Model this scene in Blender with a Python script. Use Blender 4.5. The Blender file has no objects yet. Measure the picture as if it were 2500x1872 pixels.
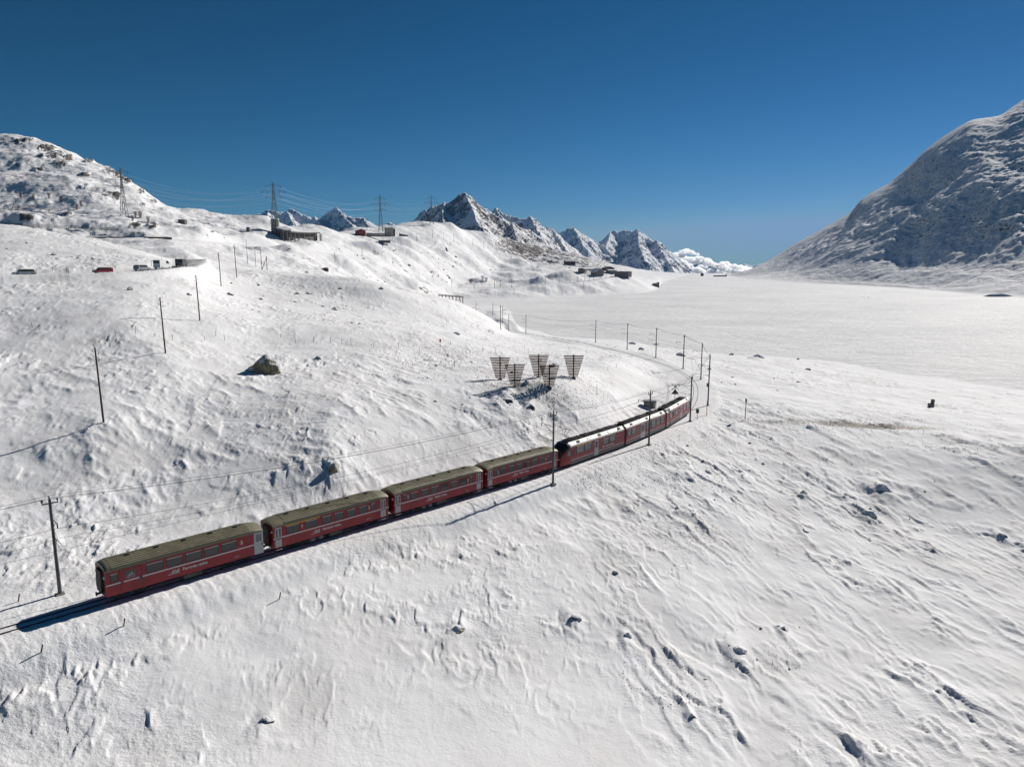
import bpy, bmesh, math, random
import numpy as np
from mathutils import Vector, Matrix

# ------------------------------------------------------------------ camera
CAMZ = 42.0                      # metres above the frozen lake (lake level is z = 0)
PITCH = math.radians(9.6)
F = 1734.0                       # focal length in photo pixels (photo 2500 x 1872)
SP, CP = math.sin(PITCH), math.cos(PITCH)
scene = bpy.context.scene
cam_data = bpy.data.cameras.new('camera')
cam_data.sensor_fit = 'HORIZONTAL'; cam_data.sensor_width = 36.0
cam_data.lens = F / 2500 * 36.0
cam_data.clip_start = 1.0; cam_data.clip_end = 60000.0
cam = bpy.data.objects.new('camera', cam_data)
scene.collection.objects.link(cam)
cam.location = (0, 0, CAMZ); cam.rotation_euler = (math.radians(90) - PITCH, 0, 0)
scene.camera = cam

# ------------------------------------------------------------------ sky and sun
SUN_AZ, SUN_EL = math.radians(42.0), math.radians(28.0)
world = bpy.data.worlds.new('World'); scene.world = world; world.use_nodes = True
wn = world.node_tree.nodes; wn.clear()
sky = wn.new('ShaderNodeTexSky'); sky.sky_type = 'NISHITA'; sky.sun_disc = False
sky.sun_elevation = SUN_EL; sky.sun_rotation = SUN_AZ
sky.altitude = 2300; sky.air_density = 1.0; sky.dust_density = 0.15; sky.ozone_density = 3.0
bg = wn.new('ShaderNodeBackground'); bg.inputs['Strength'].default_value = 0.06
wo = wn.new('ShaderNodeOutputWorld')
wl = world.node_tree.links
sx = wn.new('ShaderNodeSeparateColor'); cx = wn.new('ShaderNodeCombineColor'); wl.new(sky.outputs[0], sx.inputs[0])
for ch, (p_, k_, mx_) in enumerate([(2.21, 0.037, 2.5), (1.36, 0.212, 4.1), (1.46, 0.200, 6.3)]):     # deep high-altitude blue, channel by channel
    a_ = wn.new('ShaderNodeMath'); a_.operation = 'POWER'; a_.inputs[1].default_value = p_; wl.new(sx.outputs[ch], a_.inputs[0])
    b_ = wn.new('ShaderNodeMath'); b_.operation = 'MULTIPLY'; b_.inputs[1].default_value = k_; wl.new(a_.outputs[0], b_.inputs[0])
    c_ = wn.new('ShaderNodeMath'); c_.operation = 'MINIMUM'; c_.inputs[1].default_value = mx_; wl.new(b_.outputs[0], c_.inputs[0]); wl.new(c_.outputs[0], cx.inputs[ch])
bg.inputs['Strength'].default_value = 0.075
wl.new(cx.outputs[0], bg.inputs[0]); wl.new(bg.outputs[0], wo.inputs[0])
sun_data = bpy.data.lights.new('sun', 'SUN'); sun_data.energy = 4.8; sun_data.angle = math.radians(0.5)
sun_data.color = (1.0, 0.95, 0.885)
sun = bpy.data.objects.new('sun', sun_data); scene.collection.objects.link(sun)
sdir = Vector((math.sin(SUN_AZ) * math.cos(SUN_EL), math.cos(SUN_AZ) * math.cos(SUN_EL), math.sin(SUN_EL)))
sun.rotation_euler = sdir.to_track_quat('Z', 'Y').to_euler()
scene.view_settings.view_transform = 'Standard'; scene.view_settings.look = 'None'
scene.view_settings.gamma = 1.0; scene.view_settings.exposure = 0.12
scene.view_settings.use_curve_mapping = False
scene.cycles.max_bounces = 10; scene.cycles.diffuse_bounces = 3; scene.cycles.volume_bounces = 10

# ------------------------------------------------------------------ pixel <-> place
def world_pt(px, py, val):
    """photo pixel + depth (val > 0) or height relative to the camera (val < 0) -> point in the place"""
    u, v = (px - 1250) / F, (936 - py) / F
    k = -SP + v * CP
    D = val if val > 0 else val / k
    return np.array([u * D, D * (CP + v * SP), CAMZ + D * k])

def polar(pts):
    """list of (px, py, val) -> sorted arrays az, ln r, z"""
    out = []
    for p in pts:
        w = world_pt(*p); out.append((math.atan2(w[0], w[1]), math.log(math.hypot(w[0], w[1])), w[2]))
    out.sort(); a = np.array(out)
    return a[:, 0], a[:, 1], a[:, 2]

# ------------------------------------------------------------------ noise
def _hash(ix, iy, seed):
    h = (ix.astype(np.int64) * 374761393 + iy.astype(np.int64) * 668265263 + seed * 974634777) & 0xFFFFFFFF
    h = ((h ^ (h >> 13)) * 1274126177) & 0xFFFFFFFF
    return (h ^ (h >> 16)) & 0xFFFFFFFF
def gnoise(x, y, seed=0):
    """gradient noise about -1..1"""
    x0, y0 = np.floor(x), np.floor(y); fx, fy = x - x0, y - y0
    sx, sy = fx * fx * fx * (fx * (fx * 6 - 15) + 10), fy * fy * fy * (fy * (fy * 6 - 15) + 10)
    def g(dx, dy):
        a = _hash(x0 + dx, y0 + dy, seed).astype(np.float64) * (2 * math.pi / 4294967296.0)
        return np.cos(a) * (fx - dx) + np.sin(a) * (fy - dy)
    n0 = g(0, 0) * (1 - sx) + g(1, 0) * sx
    n1 = g(0, 1) * (1 - sx) + g(1, 1) * sx
    return (n0 * (1 - sy) + n1 * sy) * 1.5
def fbm(x, y, scale, octaves=4, seed=0, gain=0.5, ridged=False):
    t = np.zeros_like(x); a = 1.0; s = 0.0
    for o in range(octaves):
        n = gnoise(x / scale + 17.3 * o, y / scale - 9.1 * o, seed + o * 31)
        if ridged: n = 1 - 2 * np.abs(n)
        t += a * n; s += a; a *= gain; scale *= 0.5
    return t / s
def sstep(e0, e1, x):
    t = np.clip((x - e0) / (e1 - e0), 0, 1); return t * t * (3 - 2 * t)

# ------------------------------------------------------------------ tagging
def tag(o, label=None, cat=None, group=None, kind=None):
    if label: o['label'] = label
    if cat: o['category'] = cat
    if group: o['group'] = group
    if kind: o['kind'] = kind
    return o
COL = scene.collection
def link(name, me, mats, parent=None, loc=None, rot=None):
    o = bpy.data.objects.new(name, me)
    if mats is not None:
        for m in (mats if isinstance(mats, (list, tuple)) else [mats]): me.materials.append(m)
    COL.objects.link(o)
    if parent is not None: o.parent = parent
    if loc is not None: o.location = loc
    if rot is not None: o.rotation_euler = rot
    return o
def empty(name, loc=(0, 0, 0), rotz=0.0):
    o = bpy.data.objects.new(name, None); COL.objects.link(o)
    o.location = loc; o.rotation_euler = (0, 0, rotz); o.empty_display_size = 0.5
    return o
def copy_tree(o, parent=None):
    c = o.copy(); COL.objects.link(c)
    if parent is not None: c.parent = parent
    for ch in list(o.children): copy_tree(ch, c)
    return c

# ------------------------------------------------------------------ materials
def mat(name, col, rough=0.6, metal=0.0, spec=0.5, var=0.0, vscale=3.0, bump=0.0, bscale=20.0, emit=None, col2=None, detail=4, lo=.4, hi=.6):
    m = bpy.data.materials.new(name); m.use_nodes = True
    nt = m.node_tree; b = nt.nodes['Principled BSDF']
    b.inputs['Base Color'].default_value = (*col, 1); b.inputs['Roughness'].default_value = rough
    b.inputs['Metallic'].default_value = metal; b.inputs['Specular IOR Level'].default_value = spec
    if var > 0 or col2:
        tc = nt.nodes.new('ShaderNodeTexCoord'); n = nt.nodes.new('ShaderNodeTexNoise')
        n.inputs['Scale'].default_value = vscale; n.inputs['Detail'].default_value = detail
        nt.links.new(tc.outputs['Object'], n.inputs['Vector'])
        r = nt.nodes.new('ShaderNodeValToRGB')
        c2 = col2 or tuple(max(0, c * (1 - var)) for c in col)
        r.color_ramp.elements[0].position = lo; r.color_ramp.elements[0].color = (*c2, 1)
        r.color_ramp.elements[1].position = hi; r.color_ramp.elements[1].color = (*col, 1)
        nt.links.new(n.outputs['Fac'], r.inputs[0]); nt.links.new(r.outputs[0], b.inputs['Base Color'])
    if bump > 0:
        tc = nt.nodes.new('ShaderNodeTexCoord'); n = nt.nodes.new('ShaderNodeTexNoise')
        n.inputs['Scale'].default_value = bscale; n.inputs['Detail'].default_value = 5
        nt.links.new(tc.outputs['Object'], n.inputs['Vector'])
        bm_ = nt.nodes.new('ShaderNodeBump'); bm_.inputs['Distance'].default_value = bump
        nt.links.new(n.outputs['Fac'], bm_.inputs['Height']); nt.links.new(bm_.outputs[0], b.inputs['Normal'])
    return m

def snow_rock_mat(name, snow=(0.86, 0.858, 0.868), rock=(0.085, 0.075, 0.065), rock2=(0.20, 0.175, 0.15),
                  breakup=0.5, bscale=0.15, bumps=((0.25, 0.05), (1.2, 0.12)), speck=0.0, rough=False, farbump=False):
    """snow with bare rock where the vertex attribute 'rock' says so; broken up by noise at bscale (1/m)"""
    m = bpy.data.materials.new(name); m.use_nodes = True
    nt = m.node_tree; N = nt.nodes; L = nt.links; b = N['Principled BSDF']
    b.inputs['Roughness'].default_value = 0.85; b.inputs['Specular IOR Level'].default_value = 0.12
    geo = N.new('ShaderNodeNewGeometry')
    at = N.new('ShaderNodeAttribute'); at.attribute_name = 'rock'
    n1 = N.new('ShaderNodeTexNoise'); n1.inputs['Scale'].default_value = bscale; n1.inputs['Detail'].default_value = 9; n1.inputs['Roughness'].default_value = 0.68
    mp = N.new('ShaderNodeMapping'); mp.inputs['Scale'].default_value = (1, 1, 2.2)
    L.new(geo.outputs['Position'], mp.inputs[0]); L.new(mp.outputs[0], n1.inputs['Vector'])
    a1 = N.new('ShaderNodeMath'); a1.operation = 'SUBTRACT'; a1.inputs[1].default_value = 0.5; L.new(n1.outputs['Fac'], a1.inputs[0])
    a2 = N.new('ShaderNodeMath'); a2.operation = 'MULTIPLY_ADD'; a2.inputs[1].default_value = breakup * 4; L.new(a1.outputs[0], a2.inputs[0]); L.new(at.outputs['Fac'], a2.inputs[2])
    rm = N.new('ShaderNodeMapRange'); rm.inputs['From Min'].default_value = 0.47; rm.inputs['From Max'].default_value = 0.58; L.new(a2.outputs[0], rm.inputs['Value'])
    n2 = N.new('ShaderNodeTexNoise'); n2.inputs['Scale'].default_value = bscale * 5; n2.inputs['Detail'].default_value = 6; L.new(geo.outputs['Position'], n2.inputs['Vector'])
    cr = N.new('ShaderNodeMixRGB'); cr.inputs[1].default_value = (*rock, 1); cr.inputs[2].default_value = (*rock2, 1)
    r2 = N.new('ShaderNodeMapRange'); r2.inputs['From Min'].default_value = 0.38; r2.inputs['From Max'].default_value = 0.66; L.new(n2.outputs['Fac'], r2.inputs['Value']); L.new(r2.outputs[0], cr.inputs[0])
    # faint unevenness in the snow itself (dust, glaze)
    n3 = N.new('ShaderNodeTexNoise'); n3.inputs['Scale'].default_value = 0.11; n3.inputs['Detail'].default_value = 6; L.new(geo.outputs['Position'], n3.inputs['Vector'])
    cs = N.new('ShaderNodeMixRGB'); cs.inputs[1].default_value = (*snow, 1); cs.inputs[2].default_value = (snow[0] * 0.90, snow[1] * 0.885, snow[2] * 0.865, 1)
    r3 = N.new('ShaderNodeMapRange'); r3.inputs['From Min'].default_value = 0.45; r3.inputs['From Max'].default_value = 0.75; L.new(n3.outputs['Fac'], r3.inputs['Value']); L.new(r3.outputs[0], cs.inputs[0])
    mix = N.new('ShaderNodeMixRGB'); L.new(rm.outputs[0], mix.inputs[0]); L.new(cs.outputs[0], mix.inputs[1]); L.new(cr.outputs[0], mix.inputs[2])
    last = mix
    if speck > 0:   # dust, grit and grass tips: vertex attribute 'dirt'
        ad = N.new('ShaderNodeAttribute'); ad.attribute_name = 'dirt'
        n4 = N.new('ShaderNodeTexNoise'); n4.inputs['Scale'].default_value = 2.6; n4.inputs['Detail'].default_value = 5; n4.inputs['Roughness'].default_value = 0.75; L.new(geo.outputs['Position'], n4.inputs['Vector'])
        s1 = N.new('ShaderNodeMath'); s1.operation = 'MULTIPLY_ADD'; s1.inputs[1].default_value = 0.30; L.new(ad.outputs['Fac'], s1.inputs[0]); L.new(n4.outputs['Fac'], s1.inputs[2])
        r4 = N.new('ShaderNodeMapRange'); r4.inputs['From Min'].default_value = 0.69; r4.inputs['From Max'].default_value = 0.82; r4.inputs['To Max'].default_value = speck; L.new(s1.outputs[0], r4.inputs['Value'])
        m2 = N.new('ShaderNodeMixRGB'); m2.inputs[2].default_value = (0.16, 0.12, 0.075, 1); L.new(r4.outputs[0], m2.inputs[0]); L.new(last.outputs[0], m2.inputs[1]); last = m2
    L.new(last.outputs[0], b.inputs['Base Color'])
    prev = None
    for sc, dist in bumps:
        nb = N.new('ShaderNodeTexNoise'); nb.inputs['Scale'].default_value = sc; nb.inputs['Detail'].default_value = 5; nb.inputs['Roughness'].default_value = 0.6; L.new(geo.outputs['Position'], nb.inputs['Vector'])
        bb = N.new('ShaderNodeBump'); bb.inputs['Distance'].default_value = dist
        if rough:
            ar = N.new('ShaderNodeAttribute'); ar.attribute_name = 'rough'; L.new(ar.outputs['Fac'], bb.inputs['Strength'])
        L.new(nb.outputs['Fac'], bb.inputs['Height'])
        if prev: L.new(prev.outputs[0], bb.inputs['Normal'])
        prev = bb
    if farbump:     # broken relief of the high slopes
        for sc, dist in ((0.035, 9.0), (0.11, 3.0)):
            nb = N.new('ShaderNodeTexNoise'); nb.inputs['Scale'].default_value = sc; nb.inputs['Detail'].default_value = 7; nb.inputs['Roughness'].default_value = 0.62; L.new(mp.outputs[0], nb.inputs['Vector'])
            bb = N.new('ShaderNodeBump'); bb.inputs['Distance'].default_value = dist; af = N.new('ShaderNodeAttribute'); af.attribute_name = 'far'; L.new(af.outputs['Fac'], bb.inputs['Strength'])
            L.new(nb.outputs['Fac'], bb.inputs['Height']); L.new(prev.outputs[0], bb.inputs['Normal']); prev = bb
    if prev: L.new(prev.outputs[0], b.inputs['Normal'])
    return m
# ------------------------------------------------------------------ railway line (centre, rail head)
def WP(px, py, val): return world_pt(px, py, val)
TR = [(-35.6 - 41.5 * 2.0, 57.7 - 42.8 * 2.0, CAMZ - 27.3), (-35.6 - 41.5, 57.7 - 42.8, CAMZ - 28.1), (-35.6, 57.7, CAMZ - 28.9), (-15, 79.0, CAMZ - 29.3), (5.9, 100.5, CAMZ - 29.7),
      (17.6, 114.6, CAMZ - 29.9), (27.2, 127.7, CAMZ - 30.0), (35.0, 141.3, CAMZ - 30.1), (40.6, 155.5, CAMZ - 30.2),
      (45.6, 174, CAMZ - 30.3), (47.6, 189, CAMZ - 30.3), (47.5, 201.8, CAMZ - 30.3), (46.2, 213, CAMZ - 30.3), (43.0, 229, CAMZ - 30.4),
      (38.7, 246, CAMZ - 30.5), (35.0, 257.5, CAMZ - 30.7), (27.2, 288, CAMZ - 31.6), (20.5, 315, CAMZ - 33.0), (12, 350, CAMZ - 35.0),
      (3.0, 385, CAMZ - 36.6), (0.6, 410, CAMZ - 36.9), (0.5, 432, CAMZ - 36.9), (-4, 470, CAMZ - 36.9), (-18, 510, CAMZ - 36.5), (-45, 560, CAMZ - 36.0)]
def catmull(P, step=2.0):
    P = np.array(P, float); out = []
    for i in range(len(P) - 1):
        p0, p1, p2, p3 = P[max(i - 1, 0)], P[i], P[i + 1], P[min(i + 2, len(P) - 1)]
        n = max(2, int(np.linalg.norm(p2 - p1) / step))
        for k in range(n):
            t = k / n
            out.append(0.5 * ((2 * p1) + (-p0 + p2) * t + (2 * p0 - 5 * p1 + 4 * p2 - p3) * t * t + (-p0 + 3 * p1 - 3 * p2 + p3) * t ** 3))
    out.append(P[-1]); return np.array(out)
TRACK = catmull(TR, 1.5)
ROAD = catmull([world_pt(*p) for p in [(-260, 690, 152), (-100, 678, 160), (0, 675, 166), (100, 673, 172), (200, 670, 178), (300, 665, 186), (380, 659, 196), (440, 652, 209), (466, 642, 226), (470, 634, 245)]], 1.5)
ROAD2 = catmull([world_pt(*p) for p in [(150, 583, 432), (220, 582.5, 440), (300, 582, 446), (400, 581.5, 452), (470, 580, 470), (560, 578, 520), (640, 577, 560), (720, 580, 590), (800, 583, 640), (900, 579, 700)]], 4)
RAIL2 = catmull([world_pt(*p) for p in [(1060, 716, 815), (1110, 711, 850), (1163, 706.5, 885), (1212, 704, 905), (1254, 701, 925), (1299, 698, 940), (1336, 695, 955), (1370, 692, 970), (1397, 690, 985), (1434, 685, 1010), (1470, 679, 1060), (1500, 675, 1120)]], 8)

# ------------------------------------------------------------------ terrain control lines, near to far: (photo x, photo y, height<0 | depth>0)
LINES = [
 [(-900, 1872, -32.4), (-400, 1872, -32.4), (0, 1872, -32.6), (600, 1872, -33.8), (1250, 1872, -35.6), (1800, 1872, -37.8), (2500, 1872, -40), (3100, 1872, -41)],
 [(-900, 1760, -30.6), (-300, 1735, -30.8), (0, 1690, -31.0), (400, 1600, -31.3), (800, 1500, -31.8), (1250, 1390, -32.9), (1700, 1260, -33.8), (1900, 1270, -36), (2200, 1300, -38), (2500, 1330, -39.2), (3000, 1350, -40)],
 [(-1179, 1936, -27.9), (-306, 1640, -28.9), (0, 1540, -29.3), (261, 1462, -29.5), (655, 1352, -29.7), (953, 1258, -29.9), (1184, 1192, -30.1), (1363, 1141, -30.2), (1480, 1112, -30.4), (1628, 1052, -30.6), (1700, 1035, -31.0), (1800, 1035, -31.6), (1960, 1052, -32.0), (2200, 1070, -33), (2500, 1092, -34), (3000, 1120, -35)],
 [(-600, 1550, -27.8), (-300, 1540, -28.6), (0, 1440, -28.8), (261, 1388, -28.9), (655, 1300, -29.2), (953, 1216, -29.4), (1184, 1160, -29.5), (1363, 1114, -29.7), (1480, 1078, -29.9), (1628, 1010, -30.2), (1700, 995, -30.7), (1800, 1000, -31.4), (1960, 1022, -31.8), (2200, 1045, -32.6), (2500, 1060, -33.8), (3000, 1080, -35)],
 [(-900, 1300, -25.5), (-300, 1260, -25.5), (0, 1250, -26.3), (400, 1180, -26.0), (810, 1143, -25.5), (1000, 1080, -25.6), (1100, 1035, -25.0), (1257, 990, -24.1), (1400, 955, -23.8), (1500, 950, -26.0), (1600, 925, -30.2), (1700, 930, -30.7), (1800, 960, -31.5), (2000, 995, -32), (2500, 1030, -34.2), (3000, 1050, -36)],
 [(-900, 1060, -20), (-300, 1050, -20), (0, 1040, -21), (253, 1030, -20.9), (450, 960, -19.8), (640, 912, -19.1), (900, 925, -20.3), (1000, 940, -21.3), (1150, 940, -21.9), (1257, 944, -22.2), (1340, 944, -22.3), (1400, 922, -22.5), (1500, 890, -25.5), (1600, 885, -30.3), (1700, 902, -31.5), (1850, 930, -33), (2100, 970, -34.5), (2500, 1000, -36.5), (3000, 1020, -38)],
 [(-900, 870, -14.5), (-300, 870, -15), (0, 870, -15.5), (403, 862, -15.8), (640, 850, -17.4), (900, 860, -18.5), (1100, 862, -20.4), (1250, 885, -22.4), (1315, 888, -22.8), (1400, 875, -24.2), (1500, 864, -28.8), (1600, 868, -30.9), (1700, 882, -33), (1850, 892, -35.5), (2100, 920, -39.5), (2500, 960, -41), (3000, 980, -42)],
 [(-900, 770, -9), (-300, 770, -9), (0, 765, -9.8), (300, 780, -11), (487, 783, -12.3), (640, 800, -14.5), (900, 802, -16), (1100, 822, -19.3), (1200, 834, -21.8), (1315, 850, -25.5), (1416, 840, -31.3), (1500, 849, -31.0), (1600, 856, -34), (1750, 867, -38), (1900, 872, -41.3), (2200, 890, -43.2), (2500, 930, -43.2), (3000, 940, -43.2)],
 # road / upper near slope
 [(-900, 676, 158), (-300, 676, 160), (0, 674, 168), (100, 673, 174), (300, 664, 188), (400, 657, 200), (440, 660, 204), (540, 700, 214), (640, 735, 212), (800, 757, 215), (1000, 780, 226), (1130, 802, 240), (1240, 832, 248), (1330, 843, 262), (1416, 836, -33), (1500, 842, -34), (1600, 848, -38.5), (1750, 860, -42.9), (1900, 866, -43.3), (2500, 900, -43.5), (3000, 905, -43.5)],
 # crest of the near hill and of the mound above the road
 [(-900, 540, 275), (-300, 543, 270), (0, 548, 262), (100, 561, 256), (200, 581, 250), (300, 605, 243), (400, 632, 232), (440, 644, 226), (500, 662, 232), (560, 672, 250), (620, 658, 282), (700, 665, 288), (780, 677, 288), (820, 687, 287), (880, 696, 286), (950, 706, 286), (1010, 714, 290), (1075, 722, 296), (1132, 739, 302), (1155, 753, 305), (1200, 777, 312), (1228, 797, 318), (1244, 818, 322), (1330, 826, -34.5), (1416, 830, -36.5), (1500, 838, -38), (1600, 842, -43), (1750, 850, -43.4), (2500, 880, -43.5), (3000, 880, -43.5)],
 # hidden hollow behind
 [(-900, 570, 360), (-300, 570, 360), (0, 568, 350), (200, 597, 340), (300, 615, 335), (400, 632, 320), (450, 632, 300), (500, 645, 300), (560, 655, 320), (620, 657, 340), (700, 690, 340), (800, 716, 345), (900, 740, 355), (1000, 765, 365), (1130, 800, 380), (1200, 815, 385), (1250, 812, -37.6), (1300, 815, -39.5), (1360, 815, -43.3), (1500, 818, -43.3), (1750, 820, -43.5), (3000, 830, -43.5)],
 [(-900, 580, 392), (0, 580, 390), (200, 590, 390), (300, 602, 384), (420, 611, 375), (500, 630, 372), (560, 643, 370), (700, 678, 385), (800, 702, 400), (900, 725, 420), (1000, 741, 450), (1080, 760, 460), (1130, 776, 452), (1200, 770, -38), (1235, 775, -39.5), (1260, 785, -43), (1300, 790, -43.2), (1500, 800, -43.4), (1750, 800, -43.5), (3000, 815, -43.5)],
 # far valley floor, lower road; lake shore of the peninsula
 [(-900, 590, 425), (-300, 590, 425), (0, 590, 425), (200, 587, 430), (420, 590, 440), (500, 610, 430), (560, 632, 420), (640, 650, 440), (700, 668, 430), (800, 692, 450), (900, 713, 480), (1000, 724, 570), (1060, 733, 700), (1110, 740, -42.4), (1290, 734, -42.3), (1480, 723, -42.3), (1575, 719, -42.3), (1625, 706, -42.5), (1660, 695, -44), (1750, 710, -44), (2000, 730, -44), (3000, 760, -44)],
 # brow of the peninsula with the far railway; shore of the big mountain
 [(-900, 580, 447), (0, 580, 447), (200, 581, 450), (420, 580, 462), (500, 595, 475), (560, 612, 480), (640, 628, 500), (700, 648, 500), (800, 672, 520), (900, 692, 560), (1000, 706, 680), (1110, 711, 850), (1212, 704, 905), (1299, 698, 940), (1397, 690, 985), (1470, 679, 1060), (1535, 673, 1180), (1575, 690, 1200), (1620, 707, 1240), (1660, 690, -43.5), (1700, 677, -43), (1750, 681, -42.3), (1800, 688, -42.3), (1900, 692, -42.3), (2000, 695, -42.3), (2100, 699, -42.3), (2200, 705, -42.3), (2300, 713, -42.3), (2400, 724, -42.3), (2500, 730, -42.3), (3000, 760, -42.3)],
 # mid slopes
 [(-900, 500, 600), (0, 505, 590), (100, 508, 580), (200, 515, 570), (300, 527, 550), (340, 540, 540), (420, 550, 590), (560, 566, 590), (670, 577, 640), (780, 585, 700), (900, 606, 790), (1000, 628, 850), (1100, 647, 950), (1200, 655, 1080), (1300, 650, 1200), (1400, 648, 1300), (1450, 654, 1350), (1500, 664, 1400), (1535, 671, 1700), (1600, 671, 2100), (1700, 670, 2800), (1750, 674, 2500), (1800, 677, 2150), (1900, 668, 1900), (2000, 657, 1630), (2100, 652, 1470), (2200, 655, 1330), (2300, 660, 1210), (2400, 668, 1110), (2500, 670, 1030), (3000, 650, 800)],
 [(-900, 420, 690), (0, 425, 690), (100, 440, 680), (200, 460, 660), (300, 500, 620), (340, 505, 620), (420, 532, 650), (560, 545, 670), (670, 560, 680), (780, 570, 760), (900, 582, 890), (1000, 584, 1000), (1060, 578, 1060), (1100, 592, 1090), (1200, 612, 1230), (1300, 628, 1400), (1400, 638, 1600), (1500, 656, 1900), (1600, 667, 2500), (1700, 667.5, 2950), (1750, 671, 2700), (1800, 670, 2400), (1900, 640, 2150), (2000, 600, 1950), (2100, 560, 1800), (2200, 520, 1680), (2300, 480, 1580), (2400, 460, 1480), (2500, 440, 1400), (3000, 400, 1180)],
 # skyline
 [(-900, 330, 1000), (-300, 335, 990), (0, 340, 970), (80, 345, 950), (130, 370, 920), (190, 390, 895), (240, 405, 865), (280, 425, 835), (320, 450, 800), (360, 480, 775), (400, 507, 755), (440, 523, 750), (520, 528, 760), (600, 530, 760), (650, 537, 745), (700, 553, 760), (780, 561, 850), (870, 564, 980), (930, 558, 1050), (1000, 546, 1120), (1050, 542, 1160), (1100, 549, 1190), (1154, 566, 1280), (1200, 577, 1320), (1300, 601, 1600), (1400, 624, 2000), (1500, 648, 2500), (1600, 663, 3000), (1680, 667, 3200), (1750, 668, 3100), (1808, 667, 2850), (1863, 644, 2600), (1935, 599, 2430), (2008, 559, 2330), (2080, 519, 2250), (2099, 490, 2230), (2127, 472, 2190), (2171, 450, 2160), (2225, 403, 2120), (2262, 367, 2090), (2294, 343, 2080), (2334, 318, 2070), (2370, 298, 2060), (2406, 295, 2070), (2443, 291, 2090), (2461, 278, 2120), (2500, 254, 2180), (2600, 190, 2280), (3000, 100, 2200)],
]
AZ0, AZ1, NA = math.radians(-46), math.radians(46), 1150
AZ = np.linspace(AZ0, AZ1, NA)
RR = np.concatenate([np.geomspace(8, 42, 34, endpoint=False), np.arange(42, 120, 0.26), np.geomspace(120, 330, 250, endpoint=False),
                     np.geomspace(330, 1250, 260, endpoint=False), np.geomspace(1250, 3300, 400, endpoint=False), np.geomspace(3300, 6900, 16)])
NR = len(RR)

def smooth1(a, k):
    if k < 1: return a
    w = np.exp(-0.5 * (np.arange(-3 * k, 3 * k + 1) / k) ** 2); w /= w.sum()
    return np.convolve(np.pad(a, 3 * k, mode='edge'), w, mode='valid')
nodes_r, nodes_z = [], []
nodes_r.append(np.full(NA, math.log(8.0))); nodes_z.append(np.full(NA, CAMZ - 35.0))
for li, ln in enumerate(LINES):
    a, lr, z = polar(ln)
    k = 9 if li < 12 else (5 if li < len(LINES) - 1 else 2)
    nodes_r.append(smooth1(np.interp(AZ, a, lr), k)); nodes_z.append(smooth1(np.interp(AZ, a, z), k))
# behind the skyline everything falls away
lr, z = nodes_r[-1], nodes_z[-1]
nodes_r.append(lr + 0.30); nodes_z.append(z - 30 - 0.10 * np.exp(lr))
nodes_r.append(np.maximum(lr + 0.6, math.log(5000.))); nodes_z.append(np.full(NA, -260.0))
nodes_r.append(np.full(NA, math.log(6901.))); nodes_z.append(np.full(NA, -330.0))
NRr, NZ = np.array(nodes_r), np.array(nodes_z)
for i in range(1, len(NRr)): NRr[i] = np.maximum(NRr[i], NRr[i - 1] + 0.012)

def pchip(xn, yn, x):
    h = np.diff(xn); d = np.diff(yn) / h
    m = np.zeros_like(yn)
    same = d[:-1] * d[1:] > 0
    w1 = 2 * h[1:] + h[:-1]; w2 = h[1:] + 2 * h[:-1]
    with np.errstate(all='ignore'):
        mm = (w1 + w2) / (w1 / d[:-1] + w2 / d[1:])
    m[1:-1] = np.where(same, mm, 0); m[0] = d[0]; m[-1] = d[-1]
    i = np.clip(np.searchsorted(xn, x) - 1, 0, len(xn) - 2)
    t = (x - xn[i]) / h[i]; t2, t3 = t * t, t * t * t
    return (2 * t3 - 3 * t2 + 1) * yn[i] + (t3 - 2 * t2 + t) * h[i] * m[i] + (-2 * t3 + 3 * t2) * yn[i + 1] + (t3 - t2) * h[i] * m[i + 1]
Z = np.empty((NR, NA))
for j in range(NA):
    rn = np.exp(NRr[:, j]); Z[:, j] = pchip(rn, NZ[:, j], RR)
GX = RR[:, None] * np.sin(AZ)[None, :]; GY = RR[:, None] * np.cos(AZ)[None, :]
R2 = np.broadcast_to(RR[:, None], Z.shape); A2 = np.broadcast_to(AZ[None, :], Z.shape)

def near_line(P, X, Y, maxd):
    """distance to a polyline, height of its nearest point, and side (+ = right of its direction)"""
    dist = np.full(X.shape, 1e9); zz = np.zeros(X.shape); side = np.zeros(X.shape)
    T = np.gradient(P[:, :2], axis=0); T /= np.linalg.norm(T, axis=1)[:, None]
    for i in range(len(P)):
        # only look at a window of the polar grid around this point
        r = math.hypot(P[i, 0], P[i, 1]); a = math.atan2(P[i, 0], P[i, 1])
        i0, i1 = np.searchsorted(RR, [r - maxd, r + maxd]); da = maxd / max(r - maxd, 6)
        j0, j1 = np.searchsorted(AZ, [a - da, a + da])
        if i0 >= i1 or j0 >= j1: continue
        dx, dy = X[i0:i1, j0:j1] - P[i, 0], Y[i0:i1, j0:j1] - P[i, 1]
        d = np.abs(dx * T[i, 1] - dy * T[i, 0]); al = dx * T[i, 0] + dy * T[i, 1]
        d = np.hypot(d, np.maximum(np.abs(al) - 0.5 * np.linalg.norm(P[min(i + 1, len(P) - 1), :2] - P[max(i - 1, 0), :2]), 0))
        w = dist[i0:i1, j0:j1]; mk = d < w
        w[mk] = d[mk]; zz[i0:i1, j0:j1][mk] = P[i, 2]; side[i0:i1, j0:j1][mk] = (dx * T[i, 1] - dy * T[i, 0])[mk]
    return dist, zz, side
dT, zT, sT = near_line(TRACK, GX, GY, 14)
dR, zR, sR = near_line(ROAD, GX, GY, 14)
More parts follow.
